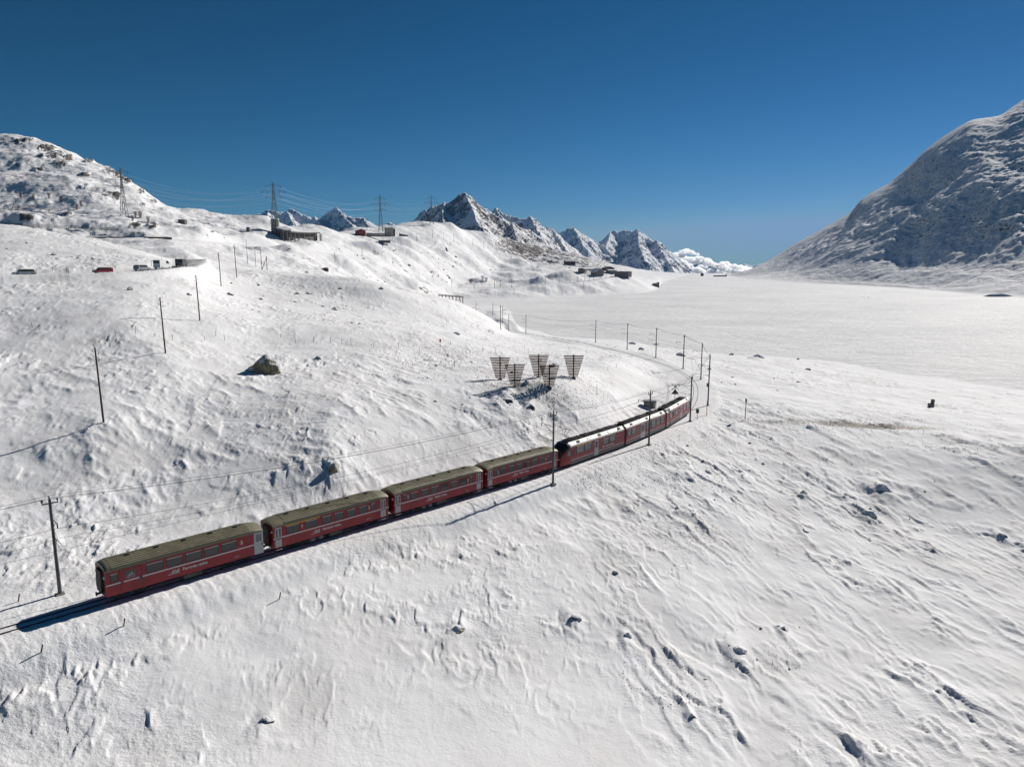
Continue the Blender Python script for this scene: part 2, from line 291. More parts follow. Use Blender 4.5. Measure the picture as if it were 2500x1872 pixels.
def drape(P, k=6):
    r = np.hypot(P[:, 0], P[:, 1]); a = np.arctan2(P[:, 0], P[:, 1])
    zz = [pchip(np.exp(NRr[:, j]), NZ[:, j], np.array([q]))[0] for q, j in zip(r, ((a - AZ0) / (AZ1 - AZ0) * (NA - 1)).astype(int))]
    P = P.copy(); P[:, 2] = smooth1(np.array(zz), k); return P
ROAD2 = drape(ROAD2); RAIL2 = drape(RAIL2, 4)
dR2, zR2, _ = near_line(ROAD2, GX, GY, 22)
dL2, zL2, _ = near_line(RAIL2, GX, GY, 30)
wT = 1 - sstep(2.3, 6.5, dT); wR = 1 - sstep(3.2, 8.0, dR); wR2 = 1 - sstep(4, 15, dR2); wL2 = 1 - sstep(3, 14, dL2)
calm = np.maximum.reduce([wT, wR, wR2, wL2])

def f_slice(r0, r1, a0=-99, a1=99):
    i0, i1 = np.searchsorted(RR, [r0, r1]); j0, j1 = np.searchsorted(AZ, [math.radians(a0), math.radians(a1)])
    def f(x, y, *a, **k):
        o = np.zeros_like(x); o[i0:i1, j0:j1] = fbm(x[i0:i1, j0:j1], y[i0:i1, j0:j1], *a, **k); return o
    return f
fN = f_slice(40, 530); fF = f_slice(330, 4300, -99, 14); fH = f_slice(440, 1450, -99, -18); fM = f_slice(840, 4300, 11, 99)
# ---- large undulation
near = sstep(40, 60, R2) * (1 - sstep(350, 520, R2))
far = sstep(330, 520, R2) * (1 - sstep(3300, 4200, R2))
land = sstep(0.1, 4.0, Z)                          # 0 on the lake bed
und = near * (0.55 * fN(GX, GY, 19, 3, 5) + 0.9 * fN(GX, GY, 48, 2, 9))
und *= 0.35 + 0.65 * sstep(55, 100, R2)
leftm = 1 - sstep(math.radians(6), math.radians(13), A2)     # left of the lake
midh = far * leftm
h1 = fF(GX + 25 * fF(GX, GY, 130, 2, 50), GY, 80, 3, 21)
h2 = fF(GX, GY, 42, 3, 22, ridged=True)
und += midh * land * (1 - sstep(1500, 2400, R2)) * (9.0 * h1 + 1.6 * h2 - 0.6 + 0.5 * fF(GX, GY, 12, 3, 23, ridged=True))
# far left hill: craggy
hillL = sstep(470, 600, R2) * (1 - sstep(math.radians(-22), math.radians(-19), A2)) * (1 - sstep(1100, 1400, R2))
crag = fH(GX + 12 * fH(GX, GY, 50, 2, 61), GY, 55, 6, 60, ridged=True, gain=0.55)
und += hillL * (2.4 * (crag - 0.25) + 1.5 * fH(GX, GY, 70, 2, 65) + 0.5 * fH(GX, GY, 14, 3, 64, ridged=True))
# low rocky slopes running down behind the station
rk = far * sstep(math.radians(-4), math.radians(1), A2) * leftm * sstep(1050, 1300, R2)
und += rk * land * (10 * (fF(GX, GY, 130, 5, 70, ridged=True) - 0.2))
# big mountain on the right
mtn = sstep(math.radians(13.5), math.radians(18), A2) * sstep(0.3, 9, Z) * sstep(850, 1150, R2)
def rot(x, y, deg):
    c, s = math.cos(math.radians(deg)), math.sin(math.radians(deg)); return x * c + y * s, -x * s + y * c
mx, my = rot(GX, GY, -25)
wx = mx + 90 * fM(GX, GY, 420, 3, 81)
m1 = fM(wx * 1.0, my * 0.50, 420, 3, 80)
m2 = fM(wx, my * 0.6, 120, 5, 84, ridged=True, gain=0.55)
m3 = fM(wx, my * .7, 38, 4, 87, ridged=True, gain=.6); m4 = fM(GX, GY, 12, 2, 88, ridged=True)
und += mtn * (50 * m1 + 13 * (m2 - 0.3) + 4.5 * (m3 - .3) + 1.8 * m4) * (0.30 + 0.70 * sstep(4, 110, Z)) * (0.05 + 0.95 * (1 - sstep(-0.22, -0.01, np.log(R2) - NRr[len(LINES)][None, :])))
flat = sstep(math.radians(12), math.radians(15), A2) * sstep(900, 1100, R2) * (1 - mtn)
und += flat * land * 3.0 * fM(GX, GY, 60, 4, 90, ridged=True)

# ---- wind-packed snow relief near the camera
wind = fN(GX, GY, 26, 3, 100)
c1x, c1y = rot(GX + 1.0 * fN(GX, GY, 7, 2, 104), GY + 1.0 * fN(GX, GY, 7, 2, 105), -38)
rightf = sstep(math.radians(2), math.radians(16), A2 + 0.0 * R2) * (1 - sstep(150, 210, R2))
c2x, c2y = rot(GX + 1.6 * fN(GX, GY, 11, 2, 106), GY + 1.6 * fN(GX, GY, 11, 2, 107), 52)
s_fine = fN(GX, GY, 0.9, 3, 118)
patch = 0.33 + 0.67 * sstep(-0.12, 0.38, wind + 0.35 * fN(GX, GY, 8, 3, 120))
patchr = 0.25 + 0.75 * sstep(-0.20, 0.22, fN(GX, GY, 20, 3, 130) + 0.3 * fN(GX, GY, 6, 2, 131))
clump = sstep(-0.05, 0.35, fN(GX, GY, 3.2, 2, 132))
chips_l = np.maximum(fN(c1x, c1y / 1.5, 1.2, 4, 145, ridged=True, gain=0.65) - 0.12, 0)
def lips(x, y, scale, seed, a=0.55, b=0.05):
    """wind-carved lips: a long gentle rise ending in a short steep face along the zero line of a noise"""
    g = fN(x, y, scale, 3, seed, gain=0.5)
    return np.where(g < 0, np.clip(1 + g / a, 0, 1) ** 1.5, np.clip(1 - g / b, 0, 1))
wpx = GX + 0.9 * fN(GX, GY, 6, 3, 250) + 0.35 * fN(GX, GY, 1.6, 2, 251); wpy = GY + 1.2 * fN(GX, GY, 6, 3, 252)
rx, ry = rot(wpx, wpy, 20); lx_, ly_ = rot(wpx, wpy, 4)
def fade(scale, seed, lo, hi): return sstep(lo, hi, fN(GX, GY, scale, 2, seed))
carve_r = 0.27 * lips(rx, ry / 3.6, 5.5, 260) * fade(12, 270, -.30, .15) + 0.27 * lips(rx, ry / 3.2, 2.6, 261, .5, .07) * fade(5, 271, -.25, .2) + 0.18 * lips(rx, ry / 2.6, 1.2, 262, .5, .10) * fade(3, 272, -.2, .3)
carve_l = 0.30 * lips(lx_, ly_ / 1.7, 5.0, 263) * fade(10, 273, .0, .40) + 0.26 * lips(lx_, ly_ / 1.9, 2.2, 264, .5, .08) * fade(5, 274, -.1, .35) + 0.15 * lips(lx_, ly_ / 1.7, 1.1, 265, .5, .11) * fade(3, 275, -.15, .3)
rel = (rightf * carve_r * (0.18 + 0.82 * patchr) + (1 - rightf) * 0.80 * (carve_l * (0.14 + 0.86 * patch) + (0.10 + 0.14 * sstep(60, 90, R2)) * chips_l * patch * clump) + 0.02 * s_fine) * near * (1.0 + 0.6 * sstep(100, 260, R2))
rel += near * 0.28 * fN(c1x / 0.8, c1y / 1.4, 9, 2, 147)
rel *= 0.65 + 0.35 * sstep(44, 60, R2)
# gully lines on the bank behind the train
bank = sstep(4, 8, np.minimum(dT, 9)) * sstep(-22, -1, -np.abs(Z - (CAMZ - 26))) * sstep(70, 90, R2) * (1 - sstep(140, 170, R2)) * (1 - sstep(math.radians(11), math.radians(14), A2))
bx, by = rot(GX, GY, 44)
rel += bank * 0.40 * np.maximum(fN(bx / 0.9, by / 2.0, 5.2, 4, 150, ridged=True), 0) ** 1.6 * sstep(-.3, .2, fN(GX, GY, 15, 2, 151))
# fine relief on the middle distance hills
rel += midh * land * 0.8 * np.maximum(fF(GX, GY, 9, 3, 160, ridged=True), 0)
Z = Z + (und * land + rel * sstep(-0.2, 1.5, Z)) * (1 - calm) 
Z = Z + und * 0 
Z = Z * (1 - wT) + (zT - 0.10 + 0.06 * sstep(110, 190, R2)) * wT
Z = Z * (1 - wR) + zR * wR
Z = Z * (1 - wR2) + zR2 * wR2
Z = Z * (1 - wL2) + (zL2 - 0.15) * wL2
# ploughed berm on the valley side of the track and scuffed snow by the rails
Z += 0.13 * np.exp(-((dT - 4.6) / 0.9) ** 2) * (sT > 0) * (1 + 0.8 * fbm(GX, GY, 1.3, 2, 170)) * (R2 < 330)
Z += 0.05 * fN(GX, GY, 0.5, 2, 171) * (dT < 5) * (dT > 1.4) * (R2 < 200)
# snow bank hiding the lower half of the cars
Z += 0.85 * np.exp(-((dR - 4.9) / 1.2) ** 2) * (sR > 0) * (0.8 + 0.5 * fbm(GX, GY, 14, 2, 175))
# ---- lookups
def ground(x, y):
    r = math.hypot(x, y); a = math.atan2(x, y)
    i = min(max(np.searchsorted(RR, r) - 1, 0), NR - 2); t = (r - RR[i]) / (RR[i + 1] - RR[i])
    fj = (a - AZ0) / (AZ1 - AZ0) * (NA - 1); j = min(max(int(fj), 0), NA - 2); s = min(max(fj - j, 0), 1)
    z = (Z[i, j] * (1 - s) + Z[i, j + 1] * s) * (1 - t) + (Z[i + 1, j] * (1 - s) + Z[i + 1, j + 1] * s) * t
    return max(z, 0.0)
def hit(px, py, d0=30.0, d1=5000.0):
    """where the sight line through a photo pixel meets the ground, searching from depth d0"""
    D = d0; prev = d0
    while D < d1:
        w = world_pt(px, py, D)
        if w[2] < ground(w[0], w[1]):
            lo, hi = prev, D
            for _ in range(18):
                mid = 0.5 * (lo + hi); w = world_pt(px, py, mid)
                if w[2] < ground(w[0], w[1]): hi = mid
                else: lo = mid
            w = world_pt(px, py, hi); return Vector((w[0], w[1], ground(w[0], w[1])))
        prev = D; D *= 1.006
    return None
def at_depth(px, py, D):
    w = world_pt(px, py, D); return Vector((w[0], w[1], ground(w[0], w[1])))
def depth_of(p):   # distance along the view axis
    return p[1] * CP - (p[2] - CAMZ) * SP
def px_h(p, npx): return npx * depth_of(p) / F / CP       # metres for a height of npx photo pixels at p
def px_w(p, npx): return npx * depth_of(p) / F

# crown of snow behind the tower and the mound under the snow boards
def mound(px, py, d0, rad, h, sy=1.0):
    global Z
    w = hit(px, py, d0, 3500)
    if w is None: return
    d = np.hypot(GX - w[0], (GY - w[1]) / sy); mk = R2 > w.length * 0.6
    Z = Z + h * np.exp(-(d / rad) ** 2) * (1 - calm) * mk
for (px, py, D, rad, h, sy) in [(935, 630, 400, 20, 9, 1), (1000, 706, 400, 26, 11, 1), (1062, 716, 400, 16, 6, 1), (1215, 604, 400, 26, 9, 1), (700, 616, 400, 15, 6, 1), (640, 600, 400, 18, 5, 1),
                            (410, 628, 260, 13, 4.5, .8), (455, 636, 260, 9, 3, .8), (1172, 694, 500, 12, 8, 1), (1380, 678, 500, 26, 9, 1), (1325, 690, 500, 16, 5, 1), (345, 575, 400, 12, 3, .6),
                            (100, 548, 400, 34, 6, .5), (30, 548, 400, 24, 5, .5), (1120, 572, 600, 24, 6, 1), (985, 590, 500, 20, 6, 1), (845, 704, 200, 16, 3.0, 1), (955, 728, 200, 18, 3.2, 1),
                            (1085, 620, 500, 16, 5, 1), (1150, 640, 500, 20, 6, 1), (860, 650, 400, 15, 4, 1), (900, 600, 400, 16, 4, 1), (1270, 640, 500, 18, 6, 1), (760, 640, 300, 14, 4, 1), (490, 570, 400, 18, 5, 1), (560, 560, 400, 20, 5, 1)]:
    mound(px, py, D, rad, h, sy)
# where every ground point lies, for hand-placed outcrops and one patch of weak shade (baked into the ground's own shape and rock cover)
_D = GY * CP - (Z - CAMZ) * SP; _D = np.maximum(_D, 5)
PX = 1250 + F * GX / _D; PY = 936 - F * (GY * SP + (Z - CAMZ) * CP) / _D
outc = np.zeros_like(Z)
for (px, py, wx_, hy_, st, d0, d1) in [(111, 363, 30, 12, 1, 500, 1100), (136, 380, 22, 14, 1, 500, 1100), (149, 398, 20, 12, 1, 500, 1100), (101, 382, 8, 6, 1, 500, 1100), (98, 415, 14, 6, 1, 500, 1100), (210, 427, 14, 7, 1, 500, 1100),
        (272, 411, 16, 7, 1, 500, 1100), (291, 427, 18, 14, 1, 500, 1100), (312, 443, 10, 9, 1, 500, 1100), (286, 480, 12, 16, 1, 400, 1100), (266, 420, 20, 6, .9, 500, 1100), (345, 468, 10, 6, 1, 400, 1100), (351, 501, 8, 5, 1, 400, 1100),
        (377, 493, 8, 5, 1, 400, 1100), (44, 404, 24, 8, .7, 500, 1100), (32, 347, 44, 8, .75, 500, 1100), (66, 343, 20, 5, 1, 500, 1100), (168, 387, 10, 9, 1, 500, 1100), (218, 394, 12, 5, 1, 500, 1100), (203, 455, 22, 6, .7, 450, 1100),
        (253, 476, 38, 8, .75, 450, 1100), (63, 531, 32, 7, 1, 380, 700), (104, 536, 12, 5, 1, 380, 700), (161, 523, 18, 4, 1, 380, 700), (136, 534, 16, 4, 1, 380, 700), (329, 550, 15, 8, 1, 380, 640), (373, 551, 15, 8, 1, 380, 640),  # first patch is weak shade on the hill, coloured in as rock cover
        (342, 571, 36, 5, 1, 380, 640), (123, 560, 16, 4, 1, 380, 700), (85, 560, 14, 4, .9, 380, 700), (430, 613, 40, 4, .45, 240, 500), (750, 632, 16, 4, .7, 250, 700), (800, 655, 60, 5, .4, 250, 700), (925, 618, 20, 6, .7, 500, 1100), (1100, 600, 60, 10, .4, 600, 1500),
        (480, 650, 30, 3, .3, 100, 400)]:
    q = np.hypot((PX - px) / wx_, (PY - py) / hy_); outc = np.maximum(outc, st * (1 - sstep(0.55, 1.15, q + 0.7 * fbm(GX, GY, 16, 4, 190))) * (R2 > d0) * (R2 < d1))
Z = Z + outc * (1 - calm) * 3.0 * (fbm(GX, GY, 9, 4, 195, ridged=True) - 0.2) * (R2 / 600)

# drifts banked against the larger boulders (their feet are found before the drifts are added)
BP = [(642, 911, 92, 50), (811, 1152, 30, 24), (1283, 943, 26, 17), (1296, 1004, 24, 20), (1239, 967, 26, 12), (1236, 984, 44, 12), (1112, 818, 30, 8), (1853, 877, 32, 13), (2160, 1205, 60, 24), (2128, 1262, 44, 16), (1962, 1208, 22, 12),
      (1117, 1544, 36, 16), (1403, 1520, 40, 18), (1806, 1600, 44, 20), (1690, 1755, 24, 14), (648, 1768, 40, 18), (1532, 1560, 28, 16), (1916, 1542, 24, 14), (2292, 1694, 24, 12), (1965, 1300, 22, 9), (2450, 1315, 22, 14)]
FEET = {}
for (px, py, w_, h_) in BP: FEET[(px, py)] = hit(px, py, 40)
for (px, py, w_, h_) in BP[2:]:
    q = FEET[(px, py)]; W_ = px_w(q, w_) / 2; H_ = px_h(q, h_)
    dx_, dy_ = rot(GX - q.x + W_ * .3, GY - q.y - W_ * .2, -12)
    Z = Z + 0.42 * H_ * np.exp(-(dx_ / (W_ * 1.25)) ** 2 - (dy_ / (W_ * (2.6 if True else 1))) ** 2) * (1 + .5 * fN(GX, GY, 1.4, 3, 280)) * (1 - calm)
    Z = Z - 0.22 * H_ * np.exp(-((dx_ + W_ * 1.5) / (W_ * .6)) ** 2 - (dy_ / (W_ * 1.4)) ** 2) * (1 - calm)

# ---- attributes
def slope_of(Zg):
    dzr = np.gradient(Zg, axis=0) / np.gradient(RR)[:, None]
    dza = np.gradient(Zg, axis=1) / (R2 * (AZ[1] - AZ[0]))
    return dzr, dza
dzr, dza = slope_of(Z)
slope = np.hypot(dzr, dza)
rockn = fbm(GX, GY, 60, 4, 200)
rock = np.zeros_like(Z)
rock = np.maximum(rock, hillL * (0.10 + 0.22 * sstep(0.6, 1.2, slope) + 0.20 * sstep(0.05, 0.45, fbm(GX, GY, 45, 4, 201))))
rock = np.maximum(rock, outc * (0.50 + 0.30 * sstep(0.3, 0.9, slope)))
rock = np.maximum(rock, midh * (0.04 + 0.30 * sstep(0.40, 0.9, slope) + 0.16 * sstep(0.15, 0.5, rockn)) * land * (1 - sstep(1100, 1400, R2)))
rock = np.maximum(rock, rk * land * (0.40 + 0.35 * sstep(0.25, 0.8, slope)))
rock = np.maximum(rock, mtn * (0.25 + 0.22 * sstep(0.45, 1.2, slope) + 0.14 * fM(GX, GY * .6, 260, 4, 205)) * (0.6 + 0.4 * sstep(8, 90, Z)))
rock = np.maximum(rock, flat * 0.25 * land)
rock = np.where((R2 < 330), 0.10 * patch * sstep(0.5, 1.2, slope), rock) * (1 - calm)
# dirt: blown grit by the railway, on wind-scoured plateau edges
dirt = np.clip(0.50 * np.exp(-((dT - 4.5) / 2.8) ** 2) * (sstep(0, 12, GX) * 0.7 + 0.3), 0, 1)
w = world_pt(2110, 1037, -32.4); dirt = np.maximum(dirt, 1.2 * np.exp(-(((GX - w[0]) / 22) ** 2 + ((GY - w[1]) / 3.5) ** 2)))
w = world_pt(1320, 948, -22.4); dirt = np.maximum(dirt, 0.7 * np.exp(-(((GX - w[0]) / 15) ** 2 + ((GY - w[1]) / 7.0) ** 2)))
w = world_pt(1660, 1010, -30.5); dirt = np.maximum(dirt, 0.55 * np.exp(-(((GX - w[0]) / 12) ** 2 + ((GY - w[1]) / 14) ** 2)) * (sT > 2.6))
w = world_pt(1100, 860, -20.4); dirt = np.maximum(dirt, 0.55 * np.exp(-(((GX - w[0]) / 55) ** 2 + ((GY - w[1]) / 16) ** 2)))
dirt = np.maximum(dirt, 0.40 * near * sstep(0.0, 0.5, fbm(GX, GY, 33, 3, 210)) * (0.4 + rightf))
dirt = np.maximum(dirt, 0.45 * near * (R2 > 130) * (dR < 6))

def grid_mesh(name, X, Y, Zg):
    nr, na = X.shape
    co = np.empty((nr * na, 3)); co[:, 0] = X.ravel(); co[:, 1] = Y.ravel(); co[:, 2] = Zg.ravel()
    i = np.arange(nr - 1)[:, None] * na + np.arange(na - 1)[None, :]
    f = np.stack([i, i + 1, i + na + 1, i + na], -1).reshape(-1, 4)
    me = bpy.data.meshes.new(name)
    me.vertices.add(len(co)); me.vertices.foreach_set('co', co.ravel())
    me.loops.add(f.size); me.loops.foreach_set('vertex_index', f.ravel().astype(np.int32))
    me.polygons.add(len(f)); me.polygons.foreach_set('loop_start', np.arange(0, f.size, 4, dtype=np.int32))
    me.polygons.foreach_set('loop_total', np.full(len(f), 4, np.int32))
    me.polygons.foreach_set('use_smooth', np.ones(len(f), bool))
    me.update(calc_edges=True)
    # face normals upward
    if me.polygons[0].normal.z < 0: me.flip_normals()
    return me
def add_attr(me, name, arr):
    a = me.attributes.new(name, 'FLOAT', 'POINT'); a.data.foreach_set('value', np.ascontiguousarray(arr, np.float32).ravel())
M_TERR = snow_rock_mat('snowfield', breakup=0.46, bscale=0.13, bumps=((0.9, 0.14), (4.0, 0.06)), speck=0.85, rough=True, farbump=True)
me = grid_mesh('snow_ground', GX, GY, Z); add_attr(me, 'rock', rock); add_attr(me, 'dirt', dirt); add_attr(me, 'far', 0.75 * np.maximum(mtn, np.maximum(hillL * .8, rk)) * sstep(440, 900, R2)); add_attr(me, 'rough', np.clip(np.where(A2 > math.radians(9), patchr, patch) * 0.8 + 0.2, 0, 1))
tag(link('snow_ground', me, M_TERR), kind='structure')

# ------------------------------------------------------------------ frozen lake
la = np.linspace(math.radians(-20), math.radians(46), 500); lr_ = np.geomspace(200, 3150, 420)
LX = lr_[:, None] * np.sin(la); LY = lr_[:, None] * np.cos(la)
lx2, ly2 = rot(LX, LY, 60)
LZ = 0.0 + 0.10 * fbm(lx2 / 1.0, ly2 / 3.0, 9, 3, 300) + 0.14 * np.maximum(fbm(lx2 / .8, ly2 / 2.5, 5, 3, 301, ridged=True), 0) + 0.45 * fbm(lx2, ly2 / 1.6, 26, 4, 302, ridged=True, gain=.6)
lme = grid_mesh('frozen_lake', LX, LY, LZ)
def lake_mat():
    m = mat('lake_snow', (0.86, 0.856, 0.85), 0.8, spec=0.18)
    nt = m.node_tree; N = nt.nodes; L = nt.links; b = N['Principled BSDF']
    g = N.new('ShaderNodeNewGeometry'); mp = N.new('ShaderNodeMapping'); mp.inputs['Rotation'].default_value = (0, 0, math.radians(-60)); mp.inputs['Scale'].default_value = (0.6, 1.0, 1)
    L.new(g.outputs['Position'], mp.inputs[0])
    n = N.new('ShaderNodeTexNoise'); n.inputs['Scale'].default_value = 0.22; n.inputs['Detail'].default_value = 10; n.inputs['Roughness'].default_value = 0.72; L.new(mp.outputs[0], n.inputs['Vector'])
    b1 = N.new('ShaderNodeBump'); b1.inputs['Distance'].default_value = 1.3; L.new(n.outputs['Fac'], b1.inputs['Height']); L.new(b1.outputs[0], b.inputs['Normal'])
    n2 = N.new('ShaderNodeTexNoise'); n2.inputs['Scale'].default_value = 0.016; n2.inputs['Detail'].default_value = 9; n2.inputs['Roughness'].default_value = 0.7; L.new(mp.outputs[0], n2.inputs['Vector'])
    r = N.new('ShaderNodeValToRGB'); r.color_ramp.elements[0].position = 0.40; r.color_ramp.elements[0].color = (0.76, 0.757, 0.76, 1); r.color_ramp.elements[1].position = 0.60; r.color_ramp.elements[1].color = (0.87, 0.866, 0.86, 1)
    L.new(n2.outputs['Fac'], r.inputs[0]); L.new(r.outputs[0], b.inputs['Base Color'])
    return m
tag(link('frozen_lake', lme, lake_mat()), kind='structure')
# ------------------------------------------------------------------ far mountains: ridges and spurs
def ridge_mountain(name, ridges, a0, a1, r0, r1, na, nr, base, seed, nscale, namp, rockbase, m, mesh_floor=-400):
    """height = highest of all ridge lines minus slope * distance, roughened; ridges = [(slopeL, slopeR, [(px,py,D),...])]"""
    az = np.linspace(math.radians(a0), math.radians(a1), na); rr = np.linspace(r0, r1, nr)
    X = rr[:, None] * np.sin(az); Y = rr[:, None] * np.cos(az)
    wx = X + 0.5 * nscale * fbm(X, Y, nscale * 1.6, 3, seed + 1); wy = Y + 0.5 * nscale * fbm(X, Y, nscale * 1.6, 3, seed + 2)
    H = np.full(X.shape, float(base)); H0 = H
    for sl, pts in ridges:
        P = [world_pt(*p) for p in pts]
        for a, b in zip(P[:-1], P[1:]):
            d = b[:2] - a[:2]; L2 = (d ** 2).sum()
            t = np.clip(((wx - a[0]) * d[0] + (wy - a[1]) * d[1]) / L2, 0, 1)
            t0 = np.clip(((X - a[0]) * d[0] + (Y - a[1]) * d[1]) / L2, 0, 1)
            dist = np.hypot(wx - (a[0] + t * d[0]), wy - (a[1] + t * d[1])); dist0 = np.hypot(X - (a[0] + t0 * d[0]), Y - (a[1] + t0 * d[1]))
            k = sstep(0, nscale * 0.6, dist0)
            dd = dist0 * (1 - k) + dist * k
            h = a[2] + (b[2] - a[2]) * t0 - sl * dd
            H = np.maximum(H, h)
    n = fbm(X, Y, nscale, 6, seed, ridged=True, gain=0.55); n2 = fbm(X, Y, nscale * .16, 3, seed + 7, ridged=True)
    H = H + (namp * (n - 0.45) + namp * 0.22 * (n2 - .4)) * sstep(base, base + 80, H)
    g1 = np.gradient(H, axis=0) / (rr[1] - rr[0]); g2 = np.gradient(H, axis=1) / (rr[:, None] * (az[1] - az[0]))
    sl_ = np.hypot(g1, g2)
    rock = rockbase + 0.45 * sstep(0.7, 1.5, sl_) + 0.12 * fbm(X, Y, nscale * 2, 3, seed + 9)
    me = grid_mesh(name, X, Y, H); add_attr(me, 'rock', rock)
    tag(link(name, me, m), kind='structure')
M_FAR = snow_rock_mat('mountain_snow_and_rock', breakup=0.42, bscale=0.012, bumps=((0.02, 6.0),), rock=(0.075, 0.065, 0.06), rock2=(0.20, 0.17, 0.14))
M_FAR2 = snow_rock_mat('distant_mountain_snow_and_rock', breakup=0.36, bscale=0.006, bumps=((0.01, 14.0),), rock=(0.06, 0.06, 0.065), rock2=(0.16, 0.14, 0.13))
# the pointed peak in the centre
ridge_mountain('mountain', [
    (1.05, [(1035, 520, 3000), (1055, 505, 3000), (1085, 494, 2980), (1098, 495, 2970), (1113, 486, 2950), (1120, 476, 2950), (1135, 471, 2940), (1150, 480, 2950), (1180, 505, 2980), (1215, 530, 3000), (1250, 545, 3050), (1290, 562, 3150), (1340, 590, 3300)]),
    (1.0, [(1135, 471, 2940), (1151, 504, 2780), (1163, 539, 2620), (1187, 571, 2450), (1200, 590, 2300)]),
    (1.1, [(1250, 545, 3050), (1255, 560, 2900), (1262, 585, 2700)]),
    (1.1, [(1085, 494, 2980), (1080, 520, 2820), (1082, 550, 2650)]),
  ], -8.5, 5.5, 2150, 3700, 420, 300, 20, 400, 95, 17, 0.22, M_FAR)
# ridge just right of and behind it
ridge_mountain('mountain', [
    (0.9, [(1195, 520, 4300), (1210, 509, 4300), (1226, 518, 4250), (1250, 528, 4250), (1272, 532, 4200), (1290, 530, 4200), (1308, 535, 4200), (1325, 550, 4200), (1350, 562, 4300), (1365, 575, 4400)]),
    (0.9, [(1210, 509, 4300), (1235, 545, 3900)]), (0.9, [(1295, 530, 4200), (1320, 575, 3800)]), (0.9, [(1350, 562, 4300), (1378, 600, 3900)]),
  ], -3, 8, 3400, 5100, 300, 200, 50, 430, 120, 20, 0.24, M_FAR)
ridge_mountain('mountain', [
    (0.95, [(1355, 575, 5600), (1376, 566, 5600), (1395, 556, 5600), (1404, 558, 5600), (1420, 575, 5600), (1435, 578, 5600), (1450, 590, 5600), (1470, 600, 5500)]),
    (0.9, [(1400, 556, 5600), (1425, 600, 5000)]), (0.9, [(1436, 578, 5600), (1450, 610, 5200)]),
    (0.85, [(1452, 600, 6000), (1470, 590, 6000), (1490, 568, 6000), (1515, 563, 6000), (1545, 565, 5950), (1556, 558, 5900), (1562, 567, 5850), (1580, 577, 5850), (1600, 585, 5850), (1620, 600, 5850), (1640, 625, 5900), (1655, 650, 5950), (1665, 665, 6000)]),
    (0.95, [(1556, 558, 5900), (1560, 600, 5300), (1575, 640, 4800)]), (0.9, [(1600, 585, 5850), (1625, 630, 5300), (1645, 662, 5000)]), (0.9, [(1490, 568, 6000), (1478, 610, 5400)]),
  ], 2, 15, 4500, 7200, 420, 260, -100, 460, 190, 34, 0.18, M_FAR2)
# peaks behind the left hills
ridge_mountain('mountain', [
    (0.8, [(500, 535, 6800), (530, 523, 6800), (553, 516, 6800), (575, 510, 6800), (592, 517, 6800), (605, 527, 6900), (620, 540, 7000)]),
    (0.85, [(610, 532, 6000), (630, 522, 6000), (660, 514, 5950), (680, 517, 5950), (700, 516, 5950), (715, 511, 5950), (728, 514, 5950), (740, 528, 6000), (755, 545, 6050)]),
    (0.9, [(700, 516, 5950), (715, 545, 5500), (725, 570, 5100)]), (0.9, [(655, 514, 5950), (650, 545, 5500)]),
    (0.95, [(735, 560, 6000), (755, 540, 5900), (768, 530, 5900), (777, 537, 5900), (790, 530, 5850), (805, 520, 5850), (812, 516, 5850), (819, 505, 5850), (828, 516, 5850), (838, 523, 5850), (860, 530, 5850), (885, 532, 5900), (905, 545, 5950), (925, 556, 6000), (940, 562, 6000)]),
    (1.0, [(819, 505, 5850), (840, 530, 5500), (868, 560, 5100)]), (0.95, [(885, 532, 5900), (905, 560, 5400)]), (0.9, [(768, 530, 5900), (790, 560, 5400)]),
    (0.9, [(930, 556, 6300), (950, 543, 6300), (975, 556, 6400)]),
  ], -24, -7, 4700, 7100, 560, 260, -100, 490, 170, 30, 0.24, M_FAR2)
# low blue tops above the cloud
ridge_mountain('mountain', [
    (0.5, [(1690, 640, 15000), (1718, 628, 15000), (1745, 640, 15000)]),
    (0.45, [(1800, 656, 20000), (1818, 644, 20000), (1840, 650, 20000), (1855, 643, 20000), (1880, 641, 20000), (1900, 660, 20000)]),
  ], 12, 23, 12500, 24000, 160, 120, -700, 520, 600, 50, 0.30, M_FAR2)

